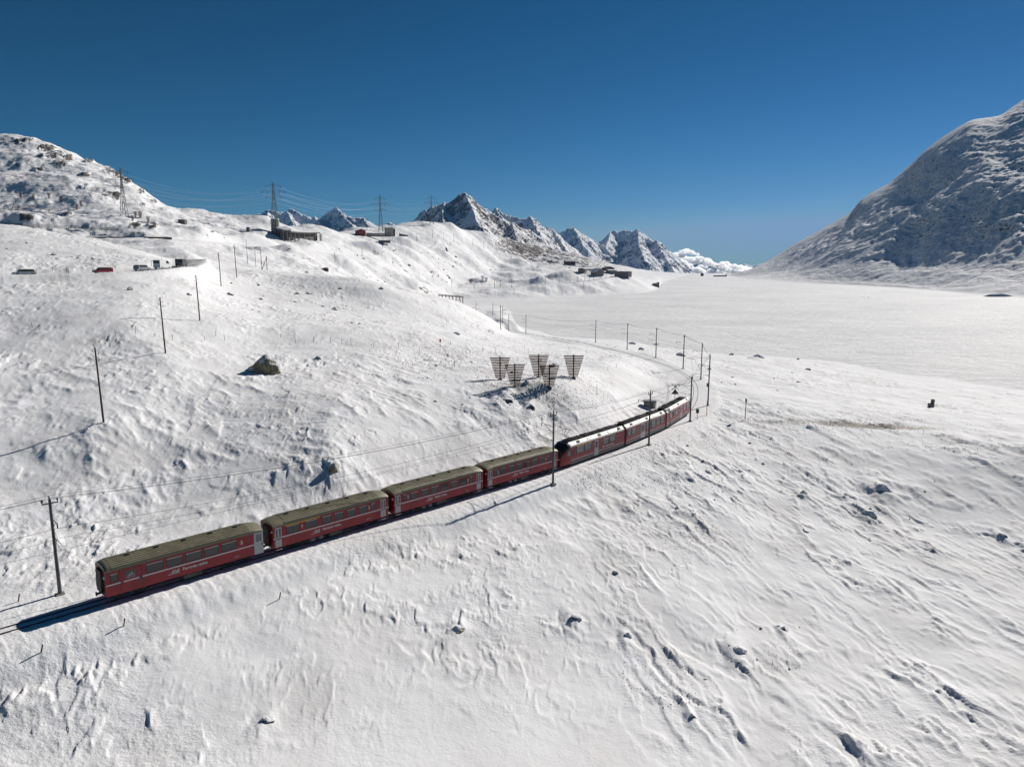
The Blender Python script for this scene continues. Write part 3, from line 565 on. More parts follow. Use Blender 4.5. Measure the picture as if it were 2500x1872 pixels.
# ------------------------------------------------------------------ cloud bank in the gap: lumpy closed bodies lit by the sun
def cloud_bank():
    rnd = random.Random(4)
    m = bpy.data.materials.new('cloud_vapour'); m.use_nodes = True; nt = m.node_tree; nt.nodes.remove(nt.nodes['Principled BSDF'])
    pv = nt.nodes.new('ShaderNodeVolumePrincipled'); pv.inputs['Color'].default_value = (1, 1, 1, 1); pv.inputs['Density'].default_value = 0.05; pv.inputs['Anisotropy'].default_value = 0.55
    nt.links.new(pv.outputs[0], nt.nodes['Material Output'].inputs['Volume'])
    puffs = []
    prof = [(1625, 636), (1640, 617), (1660, 608), (1680, 606), (1695, 609), (1712, 622), (1735, 636), (1755, 642), (1780, 640), (1800, 645), (1820, 652), (1840, 658)]
    xs = [p[0] for p in prof]; ys = [p[1] for p in prof]
    bm = bmesh.new()
    for k in range(130):
        px = rnd.uniform(1622, 1838); top = np.interp(px, xs, ys); py = rnd.uniform(top + 4, 680)
        if k < 45: py = top + rnd.uniform(5, 10)
        D = rnd.uniform(8100, 8900); rpx = rnd.uniform(5, 13) if k > 45 else rnd.uniform(4, 8)
        w = world_pt(px, py + rpx * 0.2, D); rad = rpx * D / F
        mat4 = Matrix.Translation(w) @ Matrix.Diagonal((rad * rnd.uniform(1, 1.6), rad * 1.3, rad * rnd.uniform(.7, 1), 1))
        bmesh.ops.create_icosphere(bm, subdivisions=4, radius=1.0, matrix=mat4)
    co = np.array([v.co[:] for v in bm.verts]); 
    n = fbm(co[:, 0] + co[:, 2] * .7, co[:, 1] + co[:, 2] * 1.3, 60, 4, 600); n2 = fbm(co[:, 0] - co[:, 2], co[:, 2] + co[:, 1] * .2, 90, 3, 601)
    for v, a, c in zip(bm.verts, n, n2): v.co.z += a * 14 ; v.co.x += c * 14
    me = bpy.data.meshes.new('cloud'); bm.to_mesh(me); bm.free()
    for p in me.polygons: p.use_smooth = True
    tag(link('cloud', me, m), kind='structure')
cloud_bank()

# ------------------------------------------------------------------ thin mountain air
hb = bpy.data.meshes.new('haze'); X0, X1, Y0, Y1, Z0, Z1 = -5200.0, 5400.0, -200.0, 7600.0, -401.0, 760.0
hb.from_pydata([(x, y, z) for z in (Z0, Z1) for y in (Y0, Y1) for x in (X0, X1)], [], [(0, 2, 3, 1), (4, 5, 7, 6), (0, 1, 5, 4), (2, 6, 7, 3), (0, 4, 6, 2), (1, 3, 7, 5)]); hb.update()
hm = bpy.data.materials.new('thin_air'); hm.use_nodes = True; hm.node_tree.nodes.remove(hm.node_tree.nodes['Principled BSDF'])
hv = hm.node_tree.nodes.new('ShaderNodeVolumePrincipled'); hv.inputs['Color'].default_value = (0.22, 0.52, 1.0, 1); hv.inputs['Density'].default_value = 2.4e-5; hv.inputs['Anisotropy'].default_value = 0.0
hm.node_tree.links.new(hv.outputs[0], hm.node_tree.nodes['Material Output'].inputs['Volume'])
tag(link('haze', hb, hm), kind='stuff')
# ------------------------------------------------------------------ mesh building helpers
class MB:
    def __init__(s): s.v = []; s.f = []; s.m = []; s.smooth = []
    def add(s, vs, fs, mi=0, sm=False):
        o = len(s.v); s.v += [tuple(v) for v in vs]; s.f += [tuple(i + o for i in f) for f in fs]; s.m += [mi] * len(fs); s.smooth += [sm] * len(fs); return s
    def box(s, x0, x1, y0, y1, z0, z1, mi=0):
        vs = [(x, y, z) for z in (z0, z1) for y in (y0, y1) for x in (x0, x1)]
        return s.add(vs, [(0, 2, 3, 1), (4, 5, 7, 6), (0, 1, 5, 4), (2, 6, 7, 3), (0, 4, 6, 2), (1, 3, 7, 5)], mi)
    def prism(s, poly, a, b, axis='x', mi=0, sm=False):
        """poly: list of 2D points in the plane across the axis, extruded from a to b"""
        def P(p, t): return {'x': (t, p[0], p[1]), 'y': (p[0], t, p[1]), 'z': (p[0], p[1], t)}[axis]
        n = len(poly); vs = [P(p, a) for p in poly] + [P(p, b) for p in poly]
        fs = [(i, (i + 1) % n, (i + 1) % n + n, i + n) for i in range(n)] + [tuple(range(n - 1, -1, -1)), tuple(range(n, 2 * n))]
        return s.add(vs, fs, mi, sm)
    def bar(s, a, b, r, n=6, r2=None, mi=0, sm=False):
        a, b = Vector(a), Vector(b); d = b - a
        if d.length < 1e-6: return s
        q = d.to_track_quat('Z', 'Y'); r2 = r if r2 is None else r2; vs = []
        for p, rr in ((a, r), (b, r2)):
            for k in range(n):
                t = 2 * math.pi * (k + .5) / n; vs.append(p + q @ Vector((rr * math.cos(t), rr * math.sin(t), 0)))
        fs = [(i, (i + 1) % n, (i + 1) % n + n, i + n) for i in range(n)] + [tuple(range(n - 1, -1, -1)), tuple(range(n, 2 * n))]
        return s.add(vs, fs, mi, sm)
    def path(s, pts, r, n=5, mi=0):
        for a, b in zip(pts[:-1], pts[1:]): s.bar(a, b, r, n, mi=mi)
        return s
    def build(s, name, mats, parent=None, loc=None, rot=None, bevel=0):
        me = bpy.data.meshes.new(name); me.from_pydata(s.v, [], s.f)
        me.polygons.foreach_set('material_index', s.m); me.polygons.foreach_set('use_smooth', s.smooth)
        bm = bmesh.new(); bm.from_mesh(me); bmesh.ops.recalc_face_normals(bm, faces=bm.faces)
        if bevel: bmesh.ops.bevel(bm, geom=list(bm.edges), offset=bevel, segments=1, affect='EDGES', clamp_overlap=True)
        bm.to_mesh(me); bm.free(); me.update()
        return link(name, me, mats, parent, loc, rot)
def text_obj(body, size, name, m, parent, loc, rot, shear=0.0, extrude=0.004, align='LEFT', bold=0.0):
    cu = bpy.data.curves.new(name, 'FONT'); cu.body = body; cu.size = size; cu.shear = shear; cu.extrude = extrude; cu.align_x = align; cu.offset = bold
    cu.resolution_u = 3
    t = bpy.data.objects.new(name, cu); COL.objects.link(t)
    dg = bpy.context.evaluated_depsgraph_get(); me = bpy.data.meshes.new_from_object(t.evaluated_get(dg))
    bpy.data.objects.remove(t); bpy.data.curves.remove(cu); me.materials.clear()
    return link(name, me, m, parent, loc, rot)

M = {}
M['red'] = mat('red_coach_paint', (0.31, 0.010, 0.020), 0.45, var=0.25, vscale=0.9, detail=6)
M['red_dark'] = mat('dark_red_paint', (0.13, 0.008, 0.012), 0.45)
M['red_rail'] = mat('red_railcar_paint', (0.25, 0.008, 0.016), 0.34, var=0.18, vscale=0.8)
M['white_line'] = mat('white_lining', (0.62, 0.60, 0.60), 0.5)
M['olive'] = mat('weathered_roof_paint', (0.26, 0.235, 0.155), 0.55, metal=0.15, col2=(0.18, 0.16, 0.105), vscale=1.6, detail=7)
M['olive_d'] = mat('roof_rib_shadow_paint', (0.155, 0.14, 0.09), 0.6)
M['glass'] = mat('dark_window_glass', (0.035, 0.036, 0.038), 0.12, spec=0.6)
M['glass_l'] = mat('snow_reflecting_glass', (0.10, 0.105, 0.115), 0.08, spec=0.9)
M['frame'] = mat('window_frame_rubber', (0.03, 0.022, 0.022), 0.6)
M['alu'] = mat('aluminium_strip', (0.6, 0.6, 0.6), 0.35, metal=0.6)
M['door'] = mat('grey_door_paint', (0.40, 0.41, 0.42), 0.45)
M['black'] = mat('black_paint', (0.012, 0.012, 0.014), 0.3)
M['dark'] = mat('sooty_metal', (0.03, 0.028, 0.027), 0.7, var=0.4, vscale=4)
M['cream'] = mat('cream_white_roof', (0.74, 0.71, 0.64), 0.45, col2=(0.62, 0.59, 0.52), vscale=1.5)
M['grey_skirt'] = mat('grey_skirt_paint', (0.13, 0.10, 0.10), 0.5)
M['yellow'] = mat('first_class_yellow', (0.75, 0.45, 0.03), 0.5)
M['white'] = mat('white_lettering', (0.62, 0.61, 0.61), 0.5)
M['pole'] = mat('painted_steel_pole', (0.11, 0.12, 0.13), 0.5, metal=0.3, var=0.35, vscale=2.5)
M['wire'] = mat('overhead_wire_copper', (0.05, 0.05, 0.05), 0.6)
M['wood'] = mat('weathered_pole_wood', (0.10, 0.055, 0.035), 0.85, var=0.5, vscale=5)
M['board'] = mat('snow_board_timber', (0.27, 0.13, 0.08), 0.8, var=0.35, vscale=6)
M['rust'] = mat('dark_steel_post', (0.05, 0.04, 0.035), 0.7)
M['lit_strip'] = mat('painted_sun_on_post', (0.42, 0.32, 0.10), 0.7)  # ochre colour stands in for sunlight on the baffle posts
M['conc'] = mat('weathered_concrete', (0.33, 0.31, 0.28), 0.85, col2=(0.20, 0.19, 0.17), vscale=0.35, detail=8, bump=0.03, bscale=4)
M['conc_d'] = mat('dark_concrete', (0.13, 0.12, 0.105), 0.85, col2=(0.07, 0.065, 0.055), vscale=0.6, detail=8)
M['stone'] = mat('stone_masonry', (0.22, 0.20, 0.17), 0.9, col2=(0.12, 0.11, 0.10), vscale=1.2, detail=9, bump=0.05, bscale=3)
M['snowcap'] = mat('roof_snow', (0.80, 0.80, 0.81), 0.8, bump=0.1, bscale=1)
M['housered'] = mat('falun_red_boards', (0.22, 0.018, 0.012), 0.7, var=0.3, vscale=2)
M['galv'] = mat('galvanised_lattice', (0.14, 0.17, 0.16), 0.5, metal=0.35)
M['cond'] = mat('aluminium_conductor', (0.75, 0.76, 0.78), 0.35, metal=0.6)
M['insul'] = mat('brown_insulator_glaze', (0.04, 0.022, 0.018), 0.3)
M['rail'] = mat('worn_rail_steel', (0.07, 0.06, 0.055), 0.45, metal=0.6)
M['asphalt'] = mat('ploughed_asphalt', (0.10, 0.095, 0.088), 0.85, col2=(0.55, 0.54, 0.53), vscale=0.35, detail=8, lo=.35, hi=.62)
M['tyre'] = mat('tyre_rubber', (0.02, 0.02, 0.02), 0.8)
M['hub'] = mat('wheel_alloy', (0.4, 0.4, 0.42), 0.4, metal=0.7)
M['lampred'] = mat('tail_lamp_red', (0.5, 0.02, 0.02), 0.3)
M['amber'] = mat('amber_marker', (0.8, 0.4, 0.03), 0.4)
for nm, c in (('cwhite', (0.75, 0.76, 0.77)), ('cred', (0.35, 0.02, 0.04)), ('csilver', (0.35, 0.37, 0.40)), ('cdark', (0.03, 0.035, 0.045))):
    M[nm] = mat('car_paint_' + nm[1:], c, 0.25, spec=0.7)
# rock with snow lying on its upward faces
def rock_mat(name, c1, c2, snow_from=0.62, lichen=None):
    m = bpy.data.materials.new(name); m.use_nodes = True; nt = m.node_tree; N = nt.nodes; L = nt.links; b = N['Principled BSDF']; b.inputs['Roughness'].default_value = 0.9
    g = N.new('ShaderNodeNewGeometry'); sx_ = N.new('ShaderNodeSeparateXYZ'); L.new(g.outputs['Normal'], sx_.inputs[0])
    n = N.new('ShaderNodeTexNoise'); n.inputs['Scale'].default_value = 1.3; n.inputs['Detail'].default_value = 9; n.inputs['Roughness'].default_value = 0.7; L.new(g.outputs['Position'], n.inputs['Vector'])
    n2 = N.new('ShaderNodeTexNoise'); n2.inputs['Scale'].default_value = 4.0; n2.inputs['Detail'].default_value = 9; L.new(g.outputs['Position'], n2.inputs['Vector'])
    r = N.new('ShaderNodeValToRGB'); r.color_ramp.elements[0].position = .36; r.color_ramp.elements[0].color = (*c1, 1); r.color_ramp.elements[1].position = .64; r.color_ramp.elements[1].color = (*c2, 1); L.new(n2.outputs['Fac'], r.inputs[0])
    if lichen:
        e = r.color_ramp.elements.new(0.52); e.color = (*lichen, 1)
    a = N.new('ShaderNodeMath'); a.operation = 'MULTIPLY_ADD'; a.inputs[1].default_value = 1.1; L.new(n.outputs['Fac'], a.inputs[0]); L.new(sx_.outputs['Z'], a.inputs[2])
    mr = N.new('ShaderNodeMapRange'); mr.inputs['From Min'].default_value = snow_from + 0.52; mr.inputs['From Max'].default_value = snow_from + 0.62; L.new(a.outputs[0], mr.inputs['Value'])
    mx = N.new('ShaderNodeMixRGB'); mx.inputs[2].default_value = (0.80, 0.80, 0.81, 1); L.new(mr.outputs[0], mx.inputs[0]); L.new(r.outputs[0], mx.inputs[1]); L.new(mx.outputs[0], b.inputs['Base Color'])
    bp = N.new('ShaderNodeBump'); bp.inputs['Distance'].default_value = 0.15; L.new(n2.outputs['Fac'], bp.inputs['Height']); L.new(bp.outputs[0], b.inputs['Normal'])
    return m
M['boulder'] = rock_mat('lichened_boulder', (0.12, 0.10, 0.065), (0.46, 0.39, 0.27), 0.66, (0.26, 0.22, 0.13))
M['rockd'] = rock_mat('dark_gneiss', (0.045, 0.04, 0.034), (0.19, 0.165, 0.135), 0.38)
# ------------------------------------------------------------------ track
def offset_path(P, off, dz):
    T = np.gradient(P[:, :2], axis=0); T /= np.linalg.norm(T, axis=1)[:, None]
    return [Vector((p[0] + t[1] * off, p[1] - t[0] * off, p[2] + dz)) for p, t in zip(P, T)]
def sweep(name, centre, prof, m, parent=None, closed=True):
    """prof: (offset to the right, height) points; swept along the centre line"""
    T = np.gradient(centre[:, :2], axis=0); T /= np.linalg.norm(T, axis=1)[:, None]; n = len(prof); vs = []; fs = []
    for p, t in zip(centre, T):
        for (o, h) in prof: vs.append((p[0] + t[1] * o, p[1] - t[0] * o, p[2] + h))
    for i in range(len(centre) - 1):
        for k in range(n if closed else n - 1):
            fs.append((i * n + k, i * n + (k + 1) % n, (i + 1) * n + (k + 1) % n, (i + 1) * n + k))
    me = bpy.data.meshes.new(name); me.from_pydata(vs, [], fs); me.update()
    bm = bmesh.new(); bm.from_mesh(me); bmesh.ops.recalc_face_normals(bm, faces=bm.faces); bm.to_mesh(me); bm.free()
    return link(name, me, m, parent)
trk = empty('railway_track', (0, 0, 0)); tag(trk, 'single narrow gauge railway track curving through the snow beneath the red train', 'railway track')
for s_ in (-0.5, 0.5):
    sweep('rail', TRACK, [(s_ - .035, -.20), (s_ + .035, -.20), (s_ + .035, 0), (s_ - .035, 0)], M['rail'], trk)
trk2 = empty('railway_track', (0, 0, 0)); tag(trk2, 'distant railway track running along the far lake shore to the station', 'railway track')
for s_ in (-0.5, 0.5):
    sweep('rail', RAIL2, [(s_ - .10, -.32), (s_ + .10, -.32), (s_ + .10, .05), (s_ - .10, .05)], M['rail'], trk2)

# ------------------------------------------------------------------ coaches
HW = 1.33
def side_plate(mb, x0, x1, z0, z1, side, y_off, th=0.012, mi=0):
    y = side * (HW + y_off)
    mb.box(x0, x1, min(y, y - side * th), max(y, y - side * th), z0, z1, mi)
def ring(mb, x0, x1, z0, z1, side, w, y_off, th, mi=0):
    side_plate(mb, x0, x1, z1 - w, z1, side, y_off, th, mi); side_plate(mb, x0, x1, z0, z0 + w, side, y_off, th, mi)
    side_plate(mb, x0, x0 + w, z0 + w, z1 - w, side, y_off, th, mi); side_plate(mb, x1 - w, x1, z0 + w, z1 - w, side, y_off, th, mi)
def window(root, x0, x1, z0, z1, side, opened=False, gm='glass'):
    p = MB(); side_plate(p, x0, x1, z0, z1 if not opened else z0 + (z1 - z0) * .5, side, 0.004)
    o = p.build('window', M[gm], root)
    f = MB(); ring(f, x0 - .03, x1 + .03, z0 - .03, z1 + .03, side, .045, 0.022, 0.03); f.build('frame', M['frame'], o)
    if opened: f = MB(); side_plate(f, x0, x1, z0 + (z1 - z0) * .5, z1, side, 0.003); f.box(x0 + .02, x1 - .02, min(side * (HW + .012), side * (HW + .02)), max(side * (HW + .012), side * (HW + .02)), z0 + (z1 - z0) * .48, z0 + (z1 - z0) * .53); f.build('opening', M['black'], o)
    else:
        t = MB(); side_plate(t, x0, x1, z1 - .02, z1 + .015, side, 0.03, .03); t.build('trim_strip', M['alu'], o)
    return o
def bogie(root, cx, wheelbase=1.8):
    b = MB(); b.box(cx - 1.35, cx + 1.35, -.62, -.54, .42, .62); b.box(cx - 1.35, cx + 1.35, .54, .62, .42, .62); b.box(cx - .25, cx + .25, -.9, .9, .45, .75)
    for s_ in (-1, 1):
        for w in (-1, 1): b.box(cx + w * wheelbase / 2 - .16, cx + w * wheelbase / 2 + .16, s_ * .62 - .1, s_ * .62 + .1, .25, .52)
    o = b.build('bogie', M['dark'], root)
    for w in (-1, 1):
        x = cx + w * wheelbase / 2
        for s_ in (-1, 1):
            wm = MB(); wm.bar((x, s_ * .48, .35), (x, s_ * .56, .35), .35, 18); wm.bar((x, s_ * .44, .35), (x, s_ * .48, .35), .38, 18); wm.bar((x, s_ * .56, .35), (x, s_ * .64, .35), .12, 10); wm.build('wheel', M['rail'], o)
    return o
def roof_profile(nr=26, w=HW + .03, z0=2.93, h=0.62):
    pts = []
    for k in range(nr + 1):
        a = math.pi * k / nr; x = w * math.cos(a); z = z0 + h * (max(math.sin(a), 0.0) ** 0.72)
        pts.append((x, z))
    return pts
def coach_roof(root, x0, x1, name='roof', rib_margin=1.25):
    b = MB(); prof = roof_profile(); n = len(prof); inner = (x0 + rib_margin, x1 - 1.25)
    b.prism(prof, inner[0], inner[1], 'x', mi=1)
    fine = roof_profile(78)
    for k in range(7, 71, 6):      # lengthwise corrugations
        a, c = Vector(fine[k]), Vector(fine[k + 3]); d = (c - a).normalized(); nn = Vector((-d.y, d.x))
        if nn.dot(a - Vector((0, 2.4))) < 0: nn = -nn
        b.prism([tuple(a - nn * .02), tuple(a + nn * .04), tuple(c + nn * .04), tuple(c - nn * .02)], inner[0] + .01, inner[1] - .01, 'x')
    for k in range(1, 6):
        x = inner[0] + (inner[1] - inner[0]) * k / 6
    for (xa, xb, sgn) in ((inner[0], x0, 1), (inner[1], x1, 1)):   # plain, slightly drooping ends
        vs = []; segs = 4
        for s_ in range(segs + 1):
            t = s_ / segs; x = xa + (xb - xa) * t; dz = -0.16 * t * t
            for (y, z) in prof: vs.append((x, y, 2.93 + (z - 2.93) * (1 + .0) + dz * min(1, (z - 2.93) / .3)))
        fs = [(i * n + k, i * n + k + 1, (i + 1) * n + k + 1, (i + 1) * n + k) for i in range(segs) for k in range(n - 1)]
        fs += [tuple(segs * n + k for k in range(n))]
        b.add(vs, fs)
        b.box(min(xa - .015, xa + .015), max(xa - .015, xa + .015), -HW - .04, HW + .04, 2.90, 2.94)
    o = b.build(name, [M['olive'], M['olive_d']], root)
    return o
def gangway_end(root, x, sgn):
    g = MB(); g.box(min(x, x + sgn * .16), max(x, x + sgn * .16), -.58, .58, .95, 2.85)
    for k in range(5): g.box(min(x + sgn * (.02 + k * .035), x + sgn * (.04 + k * .035)), max(x + sgn * (.02 + k * .035), x + sgn * (.04 + k * .035)), -.64, .64, .90, 2.92)
    g.build('gangway_bellows', M['dark'], root)
    c = MB(); c.box(min(x - sgn * .3, x + sgn * .42), max(x - sgn * .3, x + sgn * .42), -.07, .07, .70, .86); c.bar((x + sgn * .40, 0, .78), (x + sgn * .46, 0, .78), .19, 14)
    c.build('buffer', M['dark'], root)
    for yy in (-.85, .85):
        h = MB(); h.path([(x + sgn * .02, yy, 2.6), (x + sgn * .14, yy * .95, 2.2), (x + sgn * .17, yy * .9, 1.3), (x + sgn * .12, yy * .8, .8)], .022); h.build('hose', M['black'], root)
    for yy in (-.5, .5):
        h = MB(); h.path([(x, yy, .8), (x + sgn * .25, yy * .9, .45), (x + sgn * .40, yy * .8, .6)], .03); h.build('hose', M['black'], root)
    for yy in (-1.08, 1.08):
        l = MB(); l.box(min(x, x + sgn * .08), max(x, x + sgn * .08), yy - .09, yy + .09, 2.35, 2.55); l.build('end_lamp', M['white'], root)
def coach_body(root, x0, x1):
    b = MB(); t = .0
    prof = [(-HW, .75), (-HW, 2.95), (-HW + .12, 3.05), (HW - .12, 3.05), (HW, 2.95), (HW, .75), (HW - .15, .70), (-HW + .15, .70)]
    b.prism(prof, x0, x1, 'x'); return b.build('body', [M['red']], root)
def rider(name, pos_t, L=14.91):
    """position and heading on the straight for coach index (rear = 0)"""
    A, B = np.array(TR[2]), np.array(TR[4]); d = (B - A) / np.linalg.norm(B - A); P = A + d * (pos_t * L)
    o = empty(name, P, 0); o.rotation_euler = (0, -math.asin(d[2]), math.atan2(d[1], d[0])); return o
def finish_coach(root, x0, x1, nvent, text, tx, digits, boxes, small, group):
    coach_roof(root, x0, x1, rib_margin=.5 if 'bicycle' in root['label'] else 1.25)
    for k in range(nvent):
        x = x0 + (x1 - x0) * (k + .9) / (nvent + .8); v = MB(); v.box(x - .20, x + .20, -.12, .12, 3.50, 3.62); v.box(x - .14, x + .14, -.09, .09, 3.62, 3.67); v.build('roof_vent', M['dark'], root)
    gangway_end(root, x0, -1); gangway_end(root, x1, 1)
    bogie(root, x0 + 2.1); bogie(root, x1 - 2.1)
    u = MB(); u.box(x0 + .4, x1 - .4, -.75, .75, .62, .74); u.build('underframe', M['dark'], root)
    for (a, c) in boxes:
        for s_ in (-1, 1):
            u = MB(); u.box(a, c, min(s_ * .75, s_ * 1.24), max(s_ * .75, s_ * 1.24), .30, .68); u.build('equipment_box', M['grey_skirt'] if (c - a) < 1 else M['conc_d'], root, bevel=.03)
    lg = text_obj('RhB', .40, 'emblem', M['white'], root, (tx, -HW - .016, 1.24), (math.pi / 2, 0, 0), shear=.45, bold=.006)
    ln = MB(); ln.box(tx - .30, tx + .75, -HW - .018, -HW - .010, 1.15, 1.19); ln.box(tx - .12, tx + .0, -HW - .018, -HW - .010, 1.30, 1.34); ln.build('underline', M['white'], lg); lg.children[0].parent = root
    text_obj(text, .38, 'lettering', M['white'], root, (tx + 1.02, -HW - .016, 1.26), (math.pi / 2, 0, 0), bold=.008)
    for (dx, dg) in digits: text_obj(dg, .50, 'class_number', M['white'], root, (dx, -HW - .016, 2.20), (math.pi / 2, 0, 0), bold=.012)
    text_obj(small, .17, 'coach_number', M['white'], root, (x1 - 3.0, -HW - .016, 1.02), (math.pi / 2, 0, 0))
    tag(root, None, 'railway coach', group)
L_ = 14.91
def stripe(root, x0, x1, gaps=()):
    for s_ in (-1, 1):
        b = MB(); xs = [x0] + [g for gg in gaps for g in gg] + [x1]
        for a, c in zip(xs[::2], xs[1::2]): side_plate(b, a, c, 1.70, 1.81, s_, .010)
        b.build('waist_stripe', M['white_line'], root)
def folding_door(root, x0, x1):
    for s_ in (-1, 1):
        b = MB(); mid = (x0 + x1) / 2; side_plate(b, x0, mid - .012, .80, 2.86, s_, .012, .02); side_plate(b, mid + .012, x1, .80, 2.86, s_, .012, .02)
        d = b.build('door', M['door'], root)
        g = MB(); side_plate(g, x0 + .09, mid - .09, 1.85, 2.72, s_, .018); side_plate(g, mid + .09, x1 - .09, 1.85, 2.72, s_, .018); g.build('door_glass', M['glass'], d)
        g = MB(); side_plate(g, x0, x1, 1.62, 1.70, s_, .03, .02); g.build('handrail', M['red_dark'], d)
        st = MB(); y = s_ * (HW - .1); st.box(x0, x1, min(y, y + s_ * .22), max(y, y + s_ * .22), .55, .60); st.build('step', M['alu'], d)
GC = 'red passenger coaches at the tail of the train'
# rearmost coach: luggage compartment, bicycle window
c1 = rider('passenger_coach', -0.015); x0, x1 = 0.25, 14.45
c1['label'] = 'last coach of the train, with a bicycle on its luggage door'
coach_body(c1, x0, x1)
for s_ in (-1, 1):
    window(c1, .044 * L_, .080 * L_, 1.95, 2.66, s_)
    for k, (a, b) in enumerate([(.238, .331), (.353, .445), (.466, .560), (.580, .670), (.691, .786)]): window(c1, a * L_, b * L_, 1.93, 2.70, s_)
    d = MB(); side_plate(d, .094 * L_, .210 * L_, .85, 2.90, s_, .02, .03); d = d.build('sliding_door', M['red'], c1)
    w = MB(); side_plate(w, .124 * L_, .176 * L_, 1.95, 2.66, s_, .026); w.build('door_glass', M['glass'], d)
    e = MB(); side_plate(e, .209 * L_, .2125 * L_, .80, 2.9, s_, .03, .04); e.build('door_edge', M['black'], d)
    e = MB(); side_plate(e, .094 * L_, .0955 * L_, .85, 2.9, s_, .024, .03); e.build('door_edge', M['black'], d)
    e = MB(); side_plate(e, .197 * L_, .208 * L_, 1.60, 1.80, s_, .034); e.build('handle', M['black'], d)
    e = MB(); side_plate(e, .103 * L_, .107 * L_, 1.58, 1.74, s_, .034); e.build('lock', M['black'], d)
    e = MB(); side_plate(e, .110 * L_, .196 * L_, 1.70, 1.81, s_, .026); e.build('waist_stripe', M['white_line'], d)
    d = MB(); side_plate(d, .905 * L_, .968 * L_, .72, 2.92, s_, .02, .03); d = d.build('end_door', M['door'], c1, bevel=0)
    w = MB(); side_plate(w, .917 * L_, .956 * L_, 2.0, 2.75, s_, .026); w.build('door_glass', M['glass_l'], d)
    w = MB(); side_plate(w, .956 * L_, .965 * L_, 1.55, 1.74, s_, .03); w.build('handle', M['black'], d)
# bicycle drawn on the door glass
bk = MB(); bx_, bz_, yy = .150 * L_, 2.13, -HW - .034
for cx_ in (-.19, .19):
    for k in range(14):
        a, b = 2 * math.pi * k / 14, 2 * math.pi * (k + 1) / 14; bk.bar((bx_ + cx_ + .125 * math.cos(a), yy, bz_ + .125 * math.sin(a)), (bx_ + cx_ + .125 * math.cos(b), yy, bz_ + .125 * math.sin(b)), .014, 4)
for a, b in [((-.19, 0), (-.06, .22)), ((-.06, .22), (.12, .22)), ((.12, .22), (0, .0)), ((0, 0), (-.19, 0)), ((0, 0), (-.07, .26)), ((.12, .22), (.19, 0)), ((.12, .22), (.10, .30)), ((.06, .31), (.14, .30)), ((-.12, .27), (-.02, .27))]:
    bk.bar((bx_ + a[0], yy, bz_ + a[1]), (bx_ + b[0], yy, bz_ + b[1]), .014, 4)
bk.build('bicycle_pictogram', M['white'], c1)
stripe(c1, x0, x1, [(.094 * L_, .2125 * L_), (.905 * L_, .968 * L_)])
bh = MB(); side_plate(bh, .885 * L_, .97 * L_, 2.95, 3.16, -1, -.10, .06); bh.build('door_hood', M['olive_d'], c1)
finish_coach(c1, x0, x1, 5, 'Ferrovia retica', .375 * L_, [(.812 * L_, '2')], [(6.7, 8.4)], 'B 2459', GC)
# three ordinary coaches
def coach(idx, text, label, wins, digits, opened=(), yellow=None):
    c = rider('passenger_coach', idx); x0, x1 = .40, 14.50; c['label'] = label
    coach_body(c, x0, x1); folding_door(c, .040 * L_, .086 * L_); folding_door(c, .900 * L_, .946 * L_)
    for s_ in (-1, 1):
        for k, (a, b) in enumerate(wins): window(c, a * L_, b * L_, 1.93, 2.70, s_, opened=(k in opened and s_ < 0))
    stripe(c, x0, x1, [(.040 * L_, .086 * L_), (.900 * L_, .946 * L_)])
    if yellow:
        for s_ in (-1, 1):
            y = MB(); side_plate(y, yellow[0] * L_, yellow[1] * L_, 2.80, 2.88, s_, .012); y.build('class_stripe', M['yellow'], c)
    for x in (x0 + .12, x1 - .12):
        m_ = MB(); side_plate(m_, x - .05, x + .05, 2.1, 2.2, -1, .015); m_.build('marker_lamp', M['amber'], c)
    finish_coach(c, x0, x1, 5, text, (.36 if yellow is None else .33) * L_, digits, [(4.6, 5.1), (5.6, 6.1), (6.9, 8.4)], 'B 2307' if not yellow else 'AB 1541', GC)
    return c
coach(1, 'Ferrovia retica', 'coach with a yellow first class stripe, second from the tail of the train',
      [(.125, .218), (.265, .358), (.400, .473), (.500, .575), (.603, .677), (.706, .780), (.812, .849)], [(.232 * L_, '1'), (.788 * L_, '2')], yellow=(.112, .38))
wn2 = [(.115, .147), (.184, .258), (.291, .367), (.394, .471), (.497, .574), (.604, .682), (.705, .782), (.817, .853)]
coach(2, 'Viafier retica', 'red coach with two windows slid open, third from the tail of the train', wn2, [(.152 * L_, '2'), (.790 * L_, '2')], opened=(4, 6))
coach(3, 'Viafier retica', 'red coach coupled directly behind the black nosed railcar', wn2, [(.152 * L_, '2'), (.790 * L_, '2')])

